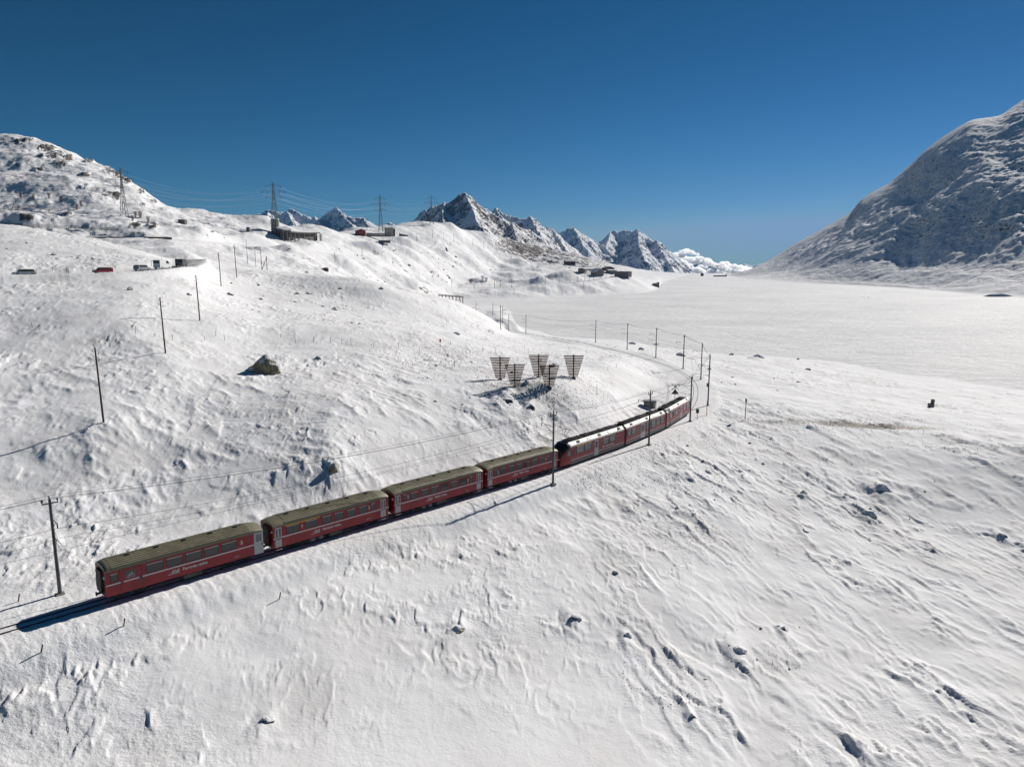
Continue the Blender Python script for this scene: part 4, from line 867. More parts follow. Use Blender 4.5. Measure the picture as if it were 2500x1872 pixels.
# ------------------------------------------------------------------ three-part railcar at the head
def along(s0):
    """point on the track at arc length s0 from TR[4]"""
    i0 = int(np.argmin(np.hypot(TRACK[:, 0] - TR[4][0], TRACK[:, 1] - TR[4][1]))); seg = np.linalg.norm(np.diff(TRACK[i0:], axis=0), axis=1); c = np.concatenate([[0], np.cumsum(seg)])
    return Vector([np.interp(s0, c, TRACK[i0:, k]) for k in range(3)])
def rail_section(s_a, s_b, kind, label):
    A, B = along(s_a), along(s_b); d = (B - A); L = d.length; d.normalize()
    root = empty('railcar_section', A); root.rotation_euler = (0, -math.asin(d.z), math.atan2(d.y, d.x))
    tag(root, label, 'railcar', 'articulated red railcar sections at the head of the train')
    xa, xb = .35, L - .35
    if kind == 'rear_cab': xa = 0.3
    lo, hi = (1.9 if kind == 'rear_cab' else 0), (1.9 if kind == 'front_cab' else 0)
    prof = [(-HW, .95), (-HW, 2.98), (HW, 2.98), (HW, .95), (HW - .1, .90), (-HW + .1, .90)]
    b = MB(); b.prism(prof, xa + lo, xb - hi, 'x'); body = b.build('body', M['red_rail'], root)
    b = MB(); b.prism([(-HW + .02, .34), (-HW + .02, .90), (HW - .02, .90), (HW - .02, .34)], xa + lo, xb - hi, 'x'); b.build('skirt', M['grey_skirt'], root)
    for s_ in (-1, 1):
        b = MB(); side_plate(b, xa + lo, xb - hi, .93, .985, s_, .012); b.build('lining', M['white_line'], root)
    # sloping white roof shoulders and the dark equipment well between them
    b = MB()
    for s_ in (-1, 1):
        pts = [(s_ * (HW + .005), 2.96), (s_ * (HW - .07), 3.18), (s_ * (HW - .48), 3.60), (s_ * (HW - .60), 3.60), (s_ * (HW - .60), 2.99)]
        b.prism(pts, xa + lo * .9, xb - hi * .9, 'x')
    b.build('roof_shoulder', M['cream'], root)
    b = MB(); b.box(xa + lo, xb - hi, -HW + .61, HW - .61, 3.0, 3.40); b.build('roof_well', M['black'], root)
    rnd = random.Random(int(s_a * 10)); x = xa + lo + .5
    while x < xb - hi - 1.8:
        w = rnd.uniform(1.3, 2.6); w = min(w, xb - hi - x - .2); b = MB(); hgt = rnd.uniform(3.56, 3.78); b.box(x, x + w, -.62, .62, 3.40, hgt)
        for k in range(int(w / .22)): b.box(x + .06 + k * .22, x + .14 + k * .22, -.58, .58, hgt, hgt + .03)
        b.build('roof_equipment', M['dark'] if rnd.random() < .75 else M['grey_skirt'], root); x += w + rnd.uniform(.1, .6)
    for k in range(5):
        x = xa + lo + (xb - xa - lo - hi) * (k + .6) / 5.2
        b = MB(); b.add([(x, -HW + .135, 3.265), (x + .8, -HW + .135, 3.265), (x + .8, -HW + .40, 3.53), (x, -HW + .40, 3.53), (x, -HW + .11, 3.29), (x + .8, -HW + .11, 3.29), (x + .8, -HW + .37, 3.56), (x, -HW + .37, 3.56)],
                        [(0, 3, 2, 1), (4, 5, 6, 7), (0, 1, 5, 4), (1, 2, 6, 5), (2, 3, 7, 6), (3, 0, 4, 7)])
        b.build('roof_hatch', M['cream'] if k % 2 else M['conc_d'], root)
    for s_ in (0.0,):
        bogie(root, xa + (3.0 if kind != 'rear_cab' else 3.2), 2.0); bogie(root, xb - (3.0 if kind != 'front_cab' else 3.2), 2.0)
    # cab
    def cab(x, sg):      # x = where the body ends, sg = direction the nose points
        def P(dx, y, z): return (x + sg * dx, y, z)
        secs = [(0.0, HW, .95, 2.98, 3.60), (0.55, HW - .03, .92, 2.85, 3.55), (1.15, HW - .14, .88, 2.45, 3.25), (1.65, HW - .32, .84, 1.95, 2.55), (1.95, HW - .52, .82, 1.60, 1.75)]
        vs = []; ring_n = 10
        for (dx, hw, zb, zs, zt) in secs:
            pr = [(-hw + .05, zb - .45), (-hw, zb), (-hw, zs), (-hw * .93, zs + (zt - zs) * .45), (-hw * .62, zt - .03), (hw * .62, zt - .03), (hw * .93, zs + (zt - zs) * .45), (hw, zs), (hw, zb), (hw - .05, zb - .45)]
            vs += [P(dx, *p) for p in pr]
        fs = []; mi = []
        for i in range(len(secs) - 1):
            for k in range(ring_n): fs.append((i * ring_n + k, i * ring_n + (k + 1) % ring_n, (i + 1) * ring_n + (k + 1) % ring_n, (i + 1) * ring_n + k)); mi.append(1 if k in (3, 4, 5) or (k in (2, 6)) else 0)
        fs.append(tuple((len(secs) - 1) * ring_n + k for k in range(ring_n))); mi.append(0)
        b = MB(); b.v = vs; b.f = fs; b.m = mi; b.smooth = [False] * len(fs)
        c = b.build('cab', [M['red_rail'], M['black']], root)
        for s_ in (-1, 1):   # triangular side window and its post
            g = MB(); y = s_ * (HW - .0)
            q = [(P(.12, y * 1.005, 1.72)), (P(.95, s_ * (HW - .09) * 1.012, 1.72)), (P(.86, s_ * (HW - .085) * 1.012, 2.15)), (P(.30, s_ * (HW - .015) * 1.008, 2.72)), (P(.12, y * 1.005, 2.72))]
            q2 = [(p[0], p[1] + s_ * .02, p[2]) for p in q]
            g.add(q + q2, [tuple(range(5)), tuple(range(9, 4, -1))] + [(i, (i + 1) % 5, (i + 1) % 5 + 5, i + 5) for i in range(5)]); g.build('side_glass', M['glass_l'], c)
        g = MB(); g.box(min(x + sg * 1.9, x + sg * 2.05), max(x + sg * 1.9, x + sg * 2.05), -.6, .6, .55, .80); g.bar(P(1.95, 0, .7), P(2.35, 0, .7), .12, 10); g.build('coupler', M['dark'], c)
        for s_ in (-1, 1):
            g = MB(); g.box(min(x + sg * 1.88, x + sg * 1.99), max(x + sg * 1.88, x + sg * 1.99), s_ * .55 - .14, s_ * .55 + .14, 1.28, 1.42); g.build('headlamp', M['white'], c)
    def W(f0, f1, z0=1.72, z1=2.68, gm='glass_l'):
        for s_ in (-1, 1): window(root, f0 * L, f1 * L, z0, z1, s_, gm=gm)
    def Dr(f0, f1, double=False):
        for s_ in (-1, 1):
            b = MB(); side_plate(b, f0 * L, f1 * L, .42, 2.80, s_, .016, .03); d = b.build('door', M['door'], root); g = MB(); mid = (f0 + f1) / 2 * L
            if double: side_plate(g, f0 * L + .12, mid - .07, 1.45, 2.62, s_, .022); side_plate(g, mid + .07, f1 * L - .12, 1.45, 2.62, s_, .022)
            else: side_plate(g, f0 * L + .2, f1 * L - .2, 1.6, 2.6, s_, .022)
            g.build('door_glass', M['glass'], d)
            g = MB(); side_plate(g, mid - .012, mid + .012, .42, 2.8, s_, .024); g.build('seal', M['black'], d)
    def txt(body, x, z, sz, nm, bold=.006): text_obj(body, sz, nm, M['white'], root, (x, -HW - .02, z), (math.pi / 2, 0, 0), bold=bold)
    if kind == 'rear_cab':
        cab(xa + lo, -1)
        b = MB()
        for s_ in (-1, 1): side_plate(b, .125 * L, .165 * L, 1.2, 2.72, s_, .01); 
        b.build('cab_door', M['red_rail'], root); 
        W(.138, .158, 1.6, 2.6)
        W(.207, .317); W(.327, .435); Dr(.482, .540); W(.619, .711); W(.729, .823)
        for s_ in (-1, 1):
            y = MB(); side_plate(y, .205 * L, .437 * L, 2.80, 2.88, s_, .012); y.build('class_stripe', M['yellow'], root)
        txt('1', .455 * L, 2.25, .42, 'class_number'); txt('2', .59 * L, 2.25, .42, 'class_number'); txt('Rh\u00e4tische Bahn', .66 * L, 1.25, .40, 'lettering'); txt('RhB', .605 * L, 1.25, .44, 'emblem')
        # raised pantograph
        pb = MB(); bx0 = .17 * L
        pb.box(bx0 - .8, bx0 + .8, -.55, .55, 3.62, 3.70)
        for yy_ in (-.42, .42): pb.path([(bx0 + .7, yy_ * .6, 3.7), (bx0 - .65, yy_ * .35, 4.55), (bx0 + .15, yy_ * .9, 5.28)], .035)
        pb.path([(bx0 + .5, 0, 3.7), (bx0 - .55, 0, 4.42)], .03)
        pan = pb.build('pantograph', M['black'], root)
        ph = MB()
        for dx in (-.22, .22):
            ph.path([(bx0 + .15 + dx, -.85, 5.12), (bx0 + .15 + dx, -.6, 5.32), (bx0 + .15 + dx, .6, 5.32), (bx0 + .15 + dx, .85, 5.12)], .028)
        ph.path([(bx0 - .1, -.4, 5.27), (bx0 + .4, -.4, 5.27)], .02); ph.path([(bx0 - .1, .4, 5.27), (bx0 + .4, .4, 5.27)], .02)
        ph.build('contact_head', M['black'], pan)
    elif kind == 'middle':
        W(.033, .126); W(.148, .238); Dr(.355, .455, True); W(.50, .60, 1.4); W(.63, .727, 1.4); W(.746, .842, 1.6); W(.862, .950, 1.6)
        txt('2', .27 * L, 2.25, .42, 'class_number'); txt('2', .47 * L, 2.25, .42, 'class_number')
        pb = MB(); bx0 = .09 * L; pb.box(bx0 - .7, bx0 + .9, -.6, .6, 3.62, 3.72)
        for yy_ in (-.5, .5): pb.path([(bx0 + .8, yy_, 3.78), (bx0 - .9, yy_, 3.90)], .035)
        for dx in (-.9, -.5): pb.path([(bx0 + dx, -.85, 3.80), (bx0 + dx, -.6, 3.95), (bx0 + dx, .6, 3.95), (bx0 + dx, .85, 3.80)], .03)
        pb.build('folded_pantograph', M['black'], root)
    else:
        cab(xb - hi, 1)
        W(.128, .212); W(.235, .303); W(.33, .41); Dr(.515, .578); W(.634, .735); W(.765, .855)
        txt('2', .445 * L, 2.25, .42, 'class_number'); txt('2', .60 * L, 2.25, .42, 'class_number')
    if kind != 'front_cab':   # rubber bellows to the next section
        b = MB()
        for k in range(6): b.box(xb + .02 + k * .115, xb + .10 + k * .115, -HW + .12, HW - .12, .6, 3.35)
        b.box(xb, xb + .7, -HW + .17, HW - .17, .65, 3.3); b.build('bellows', M['red_dark'], root)
    return root
rail_section(0.6, 18.3, 'rear_cab', 'railcar section with the black cab nose and raised pantograph behind the coaches')
rail_section(18.3, 34.2, 'middle', 'middle section of the red railcar, with a wide double door and folded pantograph')
rail_section(34.2, 51.5, 'front_cab', 'leading section of the red railcar, nosing into the bend')
# ------------------------------------------------------------------ helpers for placing
def nearest_track(p):
    d = np.hypot(TRACK[:, 0] - p.x, TRACK[:, 1] - p.y); i = int(np.argmin(d)); return Vector(TRACK[i]), d[i]
def place(px, py, d0=30.0, sink=0.0):
    p = hit(px, py, d0)
    if p is None: p = at_depth(px, py, d0)
    return Vector((p.x, p.y, p.z - sink))

# ------------------------------------------------------------------ catenary poles
POLE_H = 9.5
def make_cat_pole(arms=True):
    r = empty('catenary_pole')
    b = MB(); b.bar((0, 0, -1.0), (0, 0, POLE_H), .17, 8, .115); b.build('post', M['pole'], r)
    b = MB(); b.box(-.35, .35, -.35, .35, -.5, .10); b.build('footing', M['conc'], r, bevel=.03)
    c = MB(); c.box(-.05, .05, -.62, .62, POLE_H - .42, POLE_H - .32); c = c.build('crossbar', M['pole'], r)
    for y, z in ((-.58, POLE_H - .3), (.58, POLE_H - .3), (0, POLE_H)):
        i = MB(); i.bar((0, y, z), (0, y, z + .12), .03, 6)
        for k in range(3): i.bar((0, y, z + .12 + k * .08), (0, y, z + .18 + k * .08), .10, 8, .06)
        i.build('insulator', M['insul'], c)
    if arms:   # +X points at the track
        a = MB(); a.bar((.1, 0, 7.55), (2.35, 0, 7.85), .035); a.bar((.1, 0, 6.75), (1.75, 0, 7.75), .03); a = a.build('upper_arm', M['pole'], r)
        i = MB(); i.bar((2.3, 0, 7.82), (2.3, 0, 7.35), .055, 8); i.build('insulator', M['insul'], a)
        a = MB(); a.bar((.1, 0, 5.75), (3.0, 0, 6.1), .03); a.bar((1.1, 0, 5.87), (1.1, 0, 5.45), .02); a.bar((1.1, 0, 5.45), (2.75, 0, 5.42), .02); a.bar((.1, 0, 6.75), (2.2, 0, 6.05), .012); a = a.build('lower_arm', M['pole'], r)
        i = MB(); i.bar((.15, 0, 5.757), (.55, 0, 5.805), .07, 8); i.build('insulator', M['insul'], a)
    return r
GP = 'catenary poles along the near railway track'
CP_ = [ # base px, top py, label, lateral shift applied by depth from the track
 (147, 1450, 1205, 'thick grey catenary pole beyond the tail of the train, nearest the left edge'),
 (1350, 1181, 1000, 'catenary pole standing in front of the last coach behind the railcar'),
 (1584, 1085, 953, 'catenary pole in front of the middle railcar section'),
 (1684, 1028, 918, 'catenary pole just ahead of the leading railcar section'),
 (1709, 926, 838, 'catenary pole beside the tightest part of the bend'),
 (1662, 900, 818, 'catenary pole left of the pole at the tightest bend'),
 (1601, 873, 801, 'catenary pole on the far arc of the bend, fourth from its left end'),
 (1531, 852, 790, 'catenary pole beside a flat dark rock on the far arc'),
 (1454, 836, 783, 'catenary pole at the far left end of the wide bend, by the lake'),
 (1284, 814, 770, 'catenary pole on the lake shore just right of the hill crest'),
 (1242, 806, 765, 'catenary pole at the small far S curve of the track'),
 (1227, 790, 748, 'catenary pole half behind the tall pole near the hill crest'),
 (1222, 803, 746, 'taller catenary pole standing on the hill crest'),
]
proto = None; POLES = []
for i, (px, pb, pt, lab) in enumerate(CP_):
    p = place(px, pb, 40)
    if i == 10: p = at_depth(px, pb, 395)
    if i == 9: p = at_depth(px, pb, 370)
    if proto is None: o = proto = make_cat_pole()
    else: o = copy_tree(proto)
    t, d = nearest_track(p)
    if d < 2.7 and i < 9:    # keep clear of the rails
        q = Vector((p.x - t.x, p.y - t.y, 0)); q.normalize(); p = Vector((t.x + q.x * 2.7, t.y + q.y * 2.7, p.z))
    s = px_h(p, pb - pt) / (POLE_H + .3)
    s = min(max(s, .85), 1.25)
    o.location = p; o.scale = (1, 1, s); o.rotation_euler = (0, 0, math.atan2(t.y - p.y, t.x - p.x)); tag(o, lab, 'catenary pole', GP); POLES.append(o)
for (px, pb, pt, D, lab) in [(1203, 770, 740, 500, 'small catenary pole rising from behind the hill crest'), (1162, 751, 736, 560, 'farthest catenary pole peeping over the near hill, left of the others')]:
    o = copy_tree(proto); p = at_depth(px, pb, D); o.location = p; o.scale = (1, 1, 1); o.rotation_euler = (0, 0, 0); tag(o, lab, 'catenary pole', GP); POLES.append(o)
# the tall pole with switchgear beside the crossing
p = place(1728, 990, 60); o = copy_tree(proto); t, d = nearest_track(p)
o.location = p; o.scale = (1, 1, 1.14); o.rotation_euler = (0, 0, math.atan2(t.y - p.y, t.x - p.x)); tag(o, 'tall catenary pole with switch boxes behind the red and white marker', 'catenary pole', GP); TALL = o
b = MB(); b.box(-.30, .30, -.75, .75, 7.0, 7.08)
for y in (-.65, 0, .65): b.bar((0, y, 7.08), (0, y, 7.4), .09, 8, .05)
b.build('switch_gear', M['pole'], o)
b = MB(); b.box(.15, .45, -.2, .2, 3.6, 4.3); b.build('switch_box', M['conc'], o, bevel=.03)
# far shore poles
def far_pole():
    r = empty('mast'); b = MB(); b.bar((0, 0, -1), (0, 0, 9.5), .26, 6, .20); b.build('post', M['rust'], r); b = MB(); b.bar((0, 0, 8.0), (2.2, 0, 8.4), .10, 5); b.build('arm', M['rust'], r); return r
fp = None
FM = [(1106, 705, 685, 'first slender mast from the left on the far lake shore'), (1163, 705, 693, 'short mast left of the far snow boards on the shore'), (1212, 704, 683, 'mast right of the far snow boards on the shore line'), (1230, 703, 691, 'short thick mast between two taller ones on the far shore'),
      (1254, 701, 681, 'mast at the left end of the far shore railway embankment'), (1299, 698, 680, 'mast above the rounded shore bank, before the boulder'), (1336, 695, 677, 'mast with a stay beside the far shore railway'), (1370, 692, 675, 'mast right of the low stone pile on the far shore'),
      (1397, 690, 673, 'mast in front of the blue shaded snow bank'), (1418, 688, 674, 'mast left of the wayside crossing by the far station'), (1434, 685, 662, 'mast just before the far station buildings'), (1446, 679, 653, 'tall mast beside the stone station house'), (1455, 678, 666, 'short mast right beside the tall station mast'), (1484, 675, 661, 'mast in front of the snowy gap between station houses'), (1489, 674, 662, 'last mast before the long station building')]
for (px, pb, pt, lab) in FM:
    j = int(np.argmin(np.abs(np.array([1250 + F * q[0] / (q[1] * CP - (q[2] - CAMZ) * SP) for q in RAIL2]) - px))); q = RAIL2[j]
    T = RAIL2[min(j + 1, len(RAIL2) - 1)] - RAIL2[max(j - 1, 0)]; T = T / np.linalg.norm(T); p = Vector((q[0] - T[1] * 4, q[1] + T[0] * 4, 0)); p.z = ground(p.x, p.y)
    o = far_pole() if fp is None else copy_tree(fp); fp = fp or o
    o.location = p; o.scale = (1, 1, max(.6, px_h(p, pb - pt) / 9.5)); tag(o, lab, 'mast', 'masts of the far railway across the lake')
# ------------------------------------------------------------------ wires of the near line
def sag_line(P, Q, sag, n=14):
    return [P.lerp(Q, k / n) - Vector((0, 0, 4 * sag * (k / n) * (1 - k / n))) for k in range(n + (1 if True else 0))] 
def wire(name, pts_anchor, sag, r, label, cat, group, m, drop_to=None):
    b = MB(); full = []
    for P, Q in zip(pts_anchor[:-1], pts_anchor[1:]):
        seg = sag_line(P, Q, sag * (Q - P).length / 50, 12); full += seg
    full.append(pts_anchor[-1]); b.path(full, r, 4)
    o = b.build(name, m); tag(o, label, cat, group); return o, full
order = POLES[:4] + [TALL] + POLES[4:11]
def local(o, x, y, z):
    c, s = math.cos(o.rotation_euler.z), math.sin(o.rotation_euler.z); z *= o.scale.z; return Vector((o.location.x + x * c - y * s, o.location.y + x * s + y * c, o.location.z + z))
# a pole just outside the frame on the left carries the wires on
P0 = Vector((POLES[0].location.x - 33, POLES[0].location.y - 34, POLES[0].location.z + 1.0))
tops = {}
GW = 'overhead feeder wires on the pole tops'
for k, (y, lab) in enumerate([(-.58, 'feeder wire on the track side insulators of the pole tops'), (.58, 'feeder wire on the outer insulators of the pole tops'), (0, 'feeder wire on the highest insulators of the pole tops')]):
    pts = [P0 + Vector((0, y, POLE_H))] + [local(o, 0, y, POLE_H + (.1 if y else .4)) for o in order]
    wire('feeder_wire', pts, .9, .014, lab, 'wire', GW, M['wire'])
pts = [P0 + Vector((1.6, -1.6, 7.4))] + [local(o, 2.3, 0, 7.35) for o in order]
wire('return_wire', pts, .8, .016, 'wire hanging from the upper arms of the poles', 'wire', None, M['wire'])
# contact line follows the track centre
def cen(o, z):
    t, d = nearest_track(o.location); return Vector((t.x, t.y, t.z + z))
cpts = [Vector(TR[1]) + Vector((0, 0, 5.45))] + [cen(o, 5.42) for o in order]
mpts = [Vector(TR[1]) + Vector((0, 0, 6.6))] + [cen(o, 6.45) for o in order]
root = empty('contact_line'); tag(root, 'double contact line hanging over the railway track', 'contact line')
b = MB(); b.path(cpts, .013, 4); b.build('contact_wire', M['wire'], root)
full = []; b = MB()
for P, Q in zip(mpts[:-1], mpts[1:]): full += sag_line(P, Q, .75 * (Q - P).length / 50, 12)
b.path(full + [mpts[-1]], .013, 4); b.build('messenger_wire', M['wire'], root)
k_ = 0
for P, Q, Pm, Qm in zip(cpts[:8], cpts[1:9], mpts[:8], mpts[1:9]):
    n = max(2, int((Q - P).length / 12))
    for k in range(1, n):
        t = k / n; a = P.lerp(Q, t); c = Pm.lerp(Qm, t) - Vector((0, 0, 4 * .75 * (Qm - Pm).length / 50 * t * (1 - t))); b = MB(); b.bar(a, c, .008, 4); b.build('dropper', M['wire'], root); k_ += 1
# ------------------------------------------------------------------ telegraph poles
def make_tele(h):
    r = empty('telegraph_pole'); b = MB(); b.bar((0, 0, -.8), (0, 0, h), .14, 8, .10); b.build('pole', M['wood'], r)
    for k, (s, z) in enumerate([(-1, h - .5), (1, h - .9), (-1, h - 1.3), (1, h - 1.7)]):
        i = MB(); i.bar((0, 0, z), (s * .32, 0, z), .02, 5); i.bar((s * .32, 0, z - .02), (s * .32, 0, z + .2), .05, 6); i.build('insulator', M['insul'], r)
    return r
TG = 'wooden telegraph poles climbing the left slope'
tp = None; TP = []
for (px, pb, pt, lean, D, lab) in [
  (253, 1030, 850, 0.0, None, 'nearest wooden telegraph pole, on the left slope above the train'), (404, 862, 728, 0, None, 'second wooden telegraph pole up the left slope, casting a long flat shadow'),
  (488, 783, 674, 0, None, 'third wooden telegraph pole, reddish, up the left slope'), (540, 699, 620, 0, None, 'fourth wooden telegraph pole, below the concrete gallery mouth'),
  (578, 678, 600, 0, None, 'fifth wooden telegraph pole, tallest against the smooth snow dip'), (605, 644, 586, 0, None, 'telegraph pole left of the short pole on the crest'),
  (625, 652, 612, 0, None, 'short telegraph pole on the crest of the left slope'), (638, 632, 578, 0, 300, 'upright telegraph pole beside the braced pole')]:
    p = place(px, pb, 50) if D is None else at_depth(px, pb, D)
    h = px_h(p, pb - pt); h = max(7.5, min(11, h)) if D is None and px < 600 else h
    o = make_tele(h); o.location = p; o.rotation_euler = (0, math.radians(-1.0), math.radians(20)); tag(o, lab, 'telegraph pole', TG); TP.append((o, h))
p = at_depth(650, 622, 300); o = make_tele(px_h(p, 38)); o.location = p; tag(o, 'telegraph pole propped by a slanting wooden brace', 'telegraph pole', TG)
b = MB(); q = at_depth(634, 622, 300); b.bar((0, 0, 6.0), (q.x - p.x, q.y - p.y, q.z - p.z - .5), .12, 6); b.build('brace', M['wood'], o)
def wood_wire(a, b_, label):
    pts = sag_line(Vector(a[0].location) + Vector((0, 0, a[1] - .3)), Vector(b_[0].location) + Vector((0, 0, b_[1] - .3)), .5, 10); b = MB(); b.path(pts, .008, 4); o = b.build('telegraph_wire', M['wire']); tag(o, label, 'wire', 'thin telegraph wires between the wooden poles')
for k, lab in zip(range(3), ['thin wire from the nearest to the second telegraph pole', 'thin wire from the second to the third telegraph pole', 'thin wire from the third to the fourth telegraph pole']): wood_wire(TP[k], TP[k + 1], lab)
thin = None
for (px, pb, pt, D, lab) in [(818, 640, 614, 330, 'thin pole in the snowy valley left of the centre, nearest'), (884, 626, 605, 420, 'thin pole in the valley, second from the left'), (934, 607, 598, 500, 'tiny thin pole below the concrete block house'), (979, 601, 580, 500, 'thin pole below and right of the concrete block house'),
     (1018, 590, 571, 600, 'thin pole on the slope below the second pylon from the right'), (1056, 583, 561, 650, 'thin pole under the rightmost pylon hill'), (1083, 585, 566, 650, 'thin faint pole left of a darker one under the peak'), (1108, 592, 571, 650, 'darker thin pole under the left foot of the pointed peak'),
     (1128, 597, 580, 650, 'thin pole under the middle of the pointed peak'), (1154, 600, 585, 650, 'thin pole under the right flank of the pointed peak'), (1181, 607, 591, 650, 'thin pole on the hummocks right of the pointed peak'), (1202, 606, 591, 650, 'thin pole left of the blue shaded hollow'), (1292, 606, 591, 700, 'lone thin pole near the rocky ridge foot')]:
    p = place(px, pb, D)
    if thin is None: thin = make_tele(8.0); o = thin
    else: o = copy_tree(thin)
    s = px_h(p, pb - pt) / 8.0; o.location = p; o.scale = (max(1, s * .8), max(1, s * .8), s); tag(o, lab, 'telegraph pole', 'thin poles crossing the snowy valley')

# ------------------------------------------------------------------ snow boards (trapezoid wind baffles)
def make_baffle():
    r = empty('wind_baffle'); H = 4.6; n = 13
    b = MB()
    for k in range(n):
        z = .45 + (H - .55) * k / (n - 1); w = .95 + (2.05 - .95) * k / (n - 1); b.box(-w, w, -.03, .03, z - .105, z + .105)
    b.build('slat_panel', M['board'], r)
    b = MB(); b.box(-.10, .10, -.22, -.035, -.3, H + .25); b.build('post', M['rust'], r); b = MB(); b.box(-.10, .10, .035, .22, -.3, H + .2); b.build('post', M['rust'], r)
    b = MB(); b.box(-.45, .45, -.4, .4, -.4, .18); b.build('base', M['rust'], r, bevel=.04)
    return r
GB = 'trapezoid slatted wind baffles on the snowy knoll'
bp_ = None
for (px, py, rz, lab, lit_strip) in [(1221, 927, 4, 'leftmost slatted wind baffle on the knoll, with sunlight painted on its post', True), (1257, 944, -2, 'slatted wind baffle in front, second from the left on the knoll', False),
                          (1315, 921, -2, 'rear middle slatted wind baffle on the knoll', False), (1341, 946, 4, 'front right slatted wind baffle, overlapping the rear middle one', True), (1400, 922, -2, 'rightmost slatted wind baffle, standing apart on the knoll', False)]:
    p = place(px, py, 60); o = make_baffle() if bp_ is None else copy_tree(bp_); bp_ = bp_ or o
    s = px_h(p, 57) / 4.85
    o.location = p; o.scale = (s,) * 3; o.rotation_euler = (0, 0, math.radians(rz)); tag(o, lab, 'wind baffle', GB)
    if lit_strip:
        b = MB(); b.box(-.17, -.105, -.23, -.03, 2.4, 4.6); b.build('painted_sun_strip', M['lit_strip'], o)  # sunlit edge of the post, painted as a coloured strip
hillb = [(51, 484, 'first wind baffle from the left on the far left hill'), (82, 487, 'second wind baffle from the left on the far left hill'), (120, 485, 'third wind baffle from the left on the far left hill'), (150, 493, 'fourth wind baffle from the left on the far left hill'),
         (188, 512, 'lower wind baffle of the close pair on the left hill'), (198, 504, 'upper wind baffle of the close pair on the left hill'), (331, 530, 'wind baffle left of the largest one by the pylon foot'), (343, 532, 'largest wind baffle of the cluster right of the pylon foot'),
         (324, 540, 'lower left wind baffle of the cluster by the pylon foot'), (362, 543, 'lower right wind baffle over the rock outcrop by the road')]
for (px, py, lab) in hillb:
    p = place(px, py, 340); o = copy_tree(bp_); s = px_h(p, 14 if px != 343 else 17) / 4.85; o.location = p; o.scale = (s,) * 3; o.rotation_euler = (0, 0, math.radians(-12)); tag(o, lab, 'wind baffle', 'small wind baffles on the far left hill')
for (px, py, lab) in [(1149, 692, 'wind baffle left of the blue shaded knoll across the lake'), (1178, 684, 'highest wind baffle on the knoll across the lake'), (1187, 688, 'right hand wind baffle on the knoll across the lake')]:
    p = place(px, py, 500); o = copy_tree(bp_); s = px_h(p, 11) / 4.85; o.location = p; o.scale = (s,) * 3; tag(o, lab, 'wind baffle', 'three wind baffles on the knoll across the lake')

# ------------------------------------------------------------------ snow rakes on the left hill
def snow_rake(x0, y0, x1, y1, hpx, lab, post=True, grp='long snow rakes across the foot of the left hill', d0=340):
    A, B = place(x0, y0, d0), place(x1, y1, d0); d = B - A; L = d.length; h = px_h(A, hpx)
    r = empty('snow_rake', A); r.rotation_euler = (0, -math.asin(d.z / L), math.atan2(d.y, d.x)); b = MB(); n = max(4, int(L / 1.1))
    for k in range(n + 1): b.bar((L * k / n, 0, .25 * h), (L * k / n, .45 * h, h), .09, 4)
    for z in (.35, .62, .95): b.bar((0, .6 * (z - .25) * h, z * h), (L, .6 * (z - .25) * h, z * h), .13, 4)
    b.build('grating', M['rust'], r)
    m_ = max(2, int(L / 8))
    for k in range(m_ + 1):
        b = MB(); x = L * k / m_; b.bar((x, .3 * h, .8 * h), (x, -.25 * h, -.1 * h), .14, 5); b.bar((x, .3 * h, .6 * h), (x, .5 * h, -.2 * h), .12, 5); b.build('strut', M['rust'], r)
    tag(r, lab, 'snow rake', grp)
for a in [(0, 512, 22, 511, 7, 'upper snow rake cut by the left edge'), (30, 510, 58, 512, 8, 'upper snow rake, second from the left edge'), (73, 506, 83, 508, 6, 'shortest upper snow rake'), (97, 516, 142, 518, 8, 'longest upper snow rake above the dark outcrop'),
          (0, 551, 95, 557, 8, 'long lower snow rake starting at the left edge'), (100, 556, 167, 560, 8, 'lower snow rake, second from the left edge'), (170, 559, 215, 560, 8, 'lower snow rake left of the rightmost one'), (220, 563, 296, 567, 9, 'rightmost lower snow rake on dark struts')]:
    snow_rake(*a)

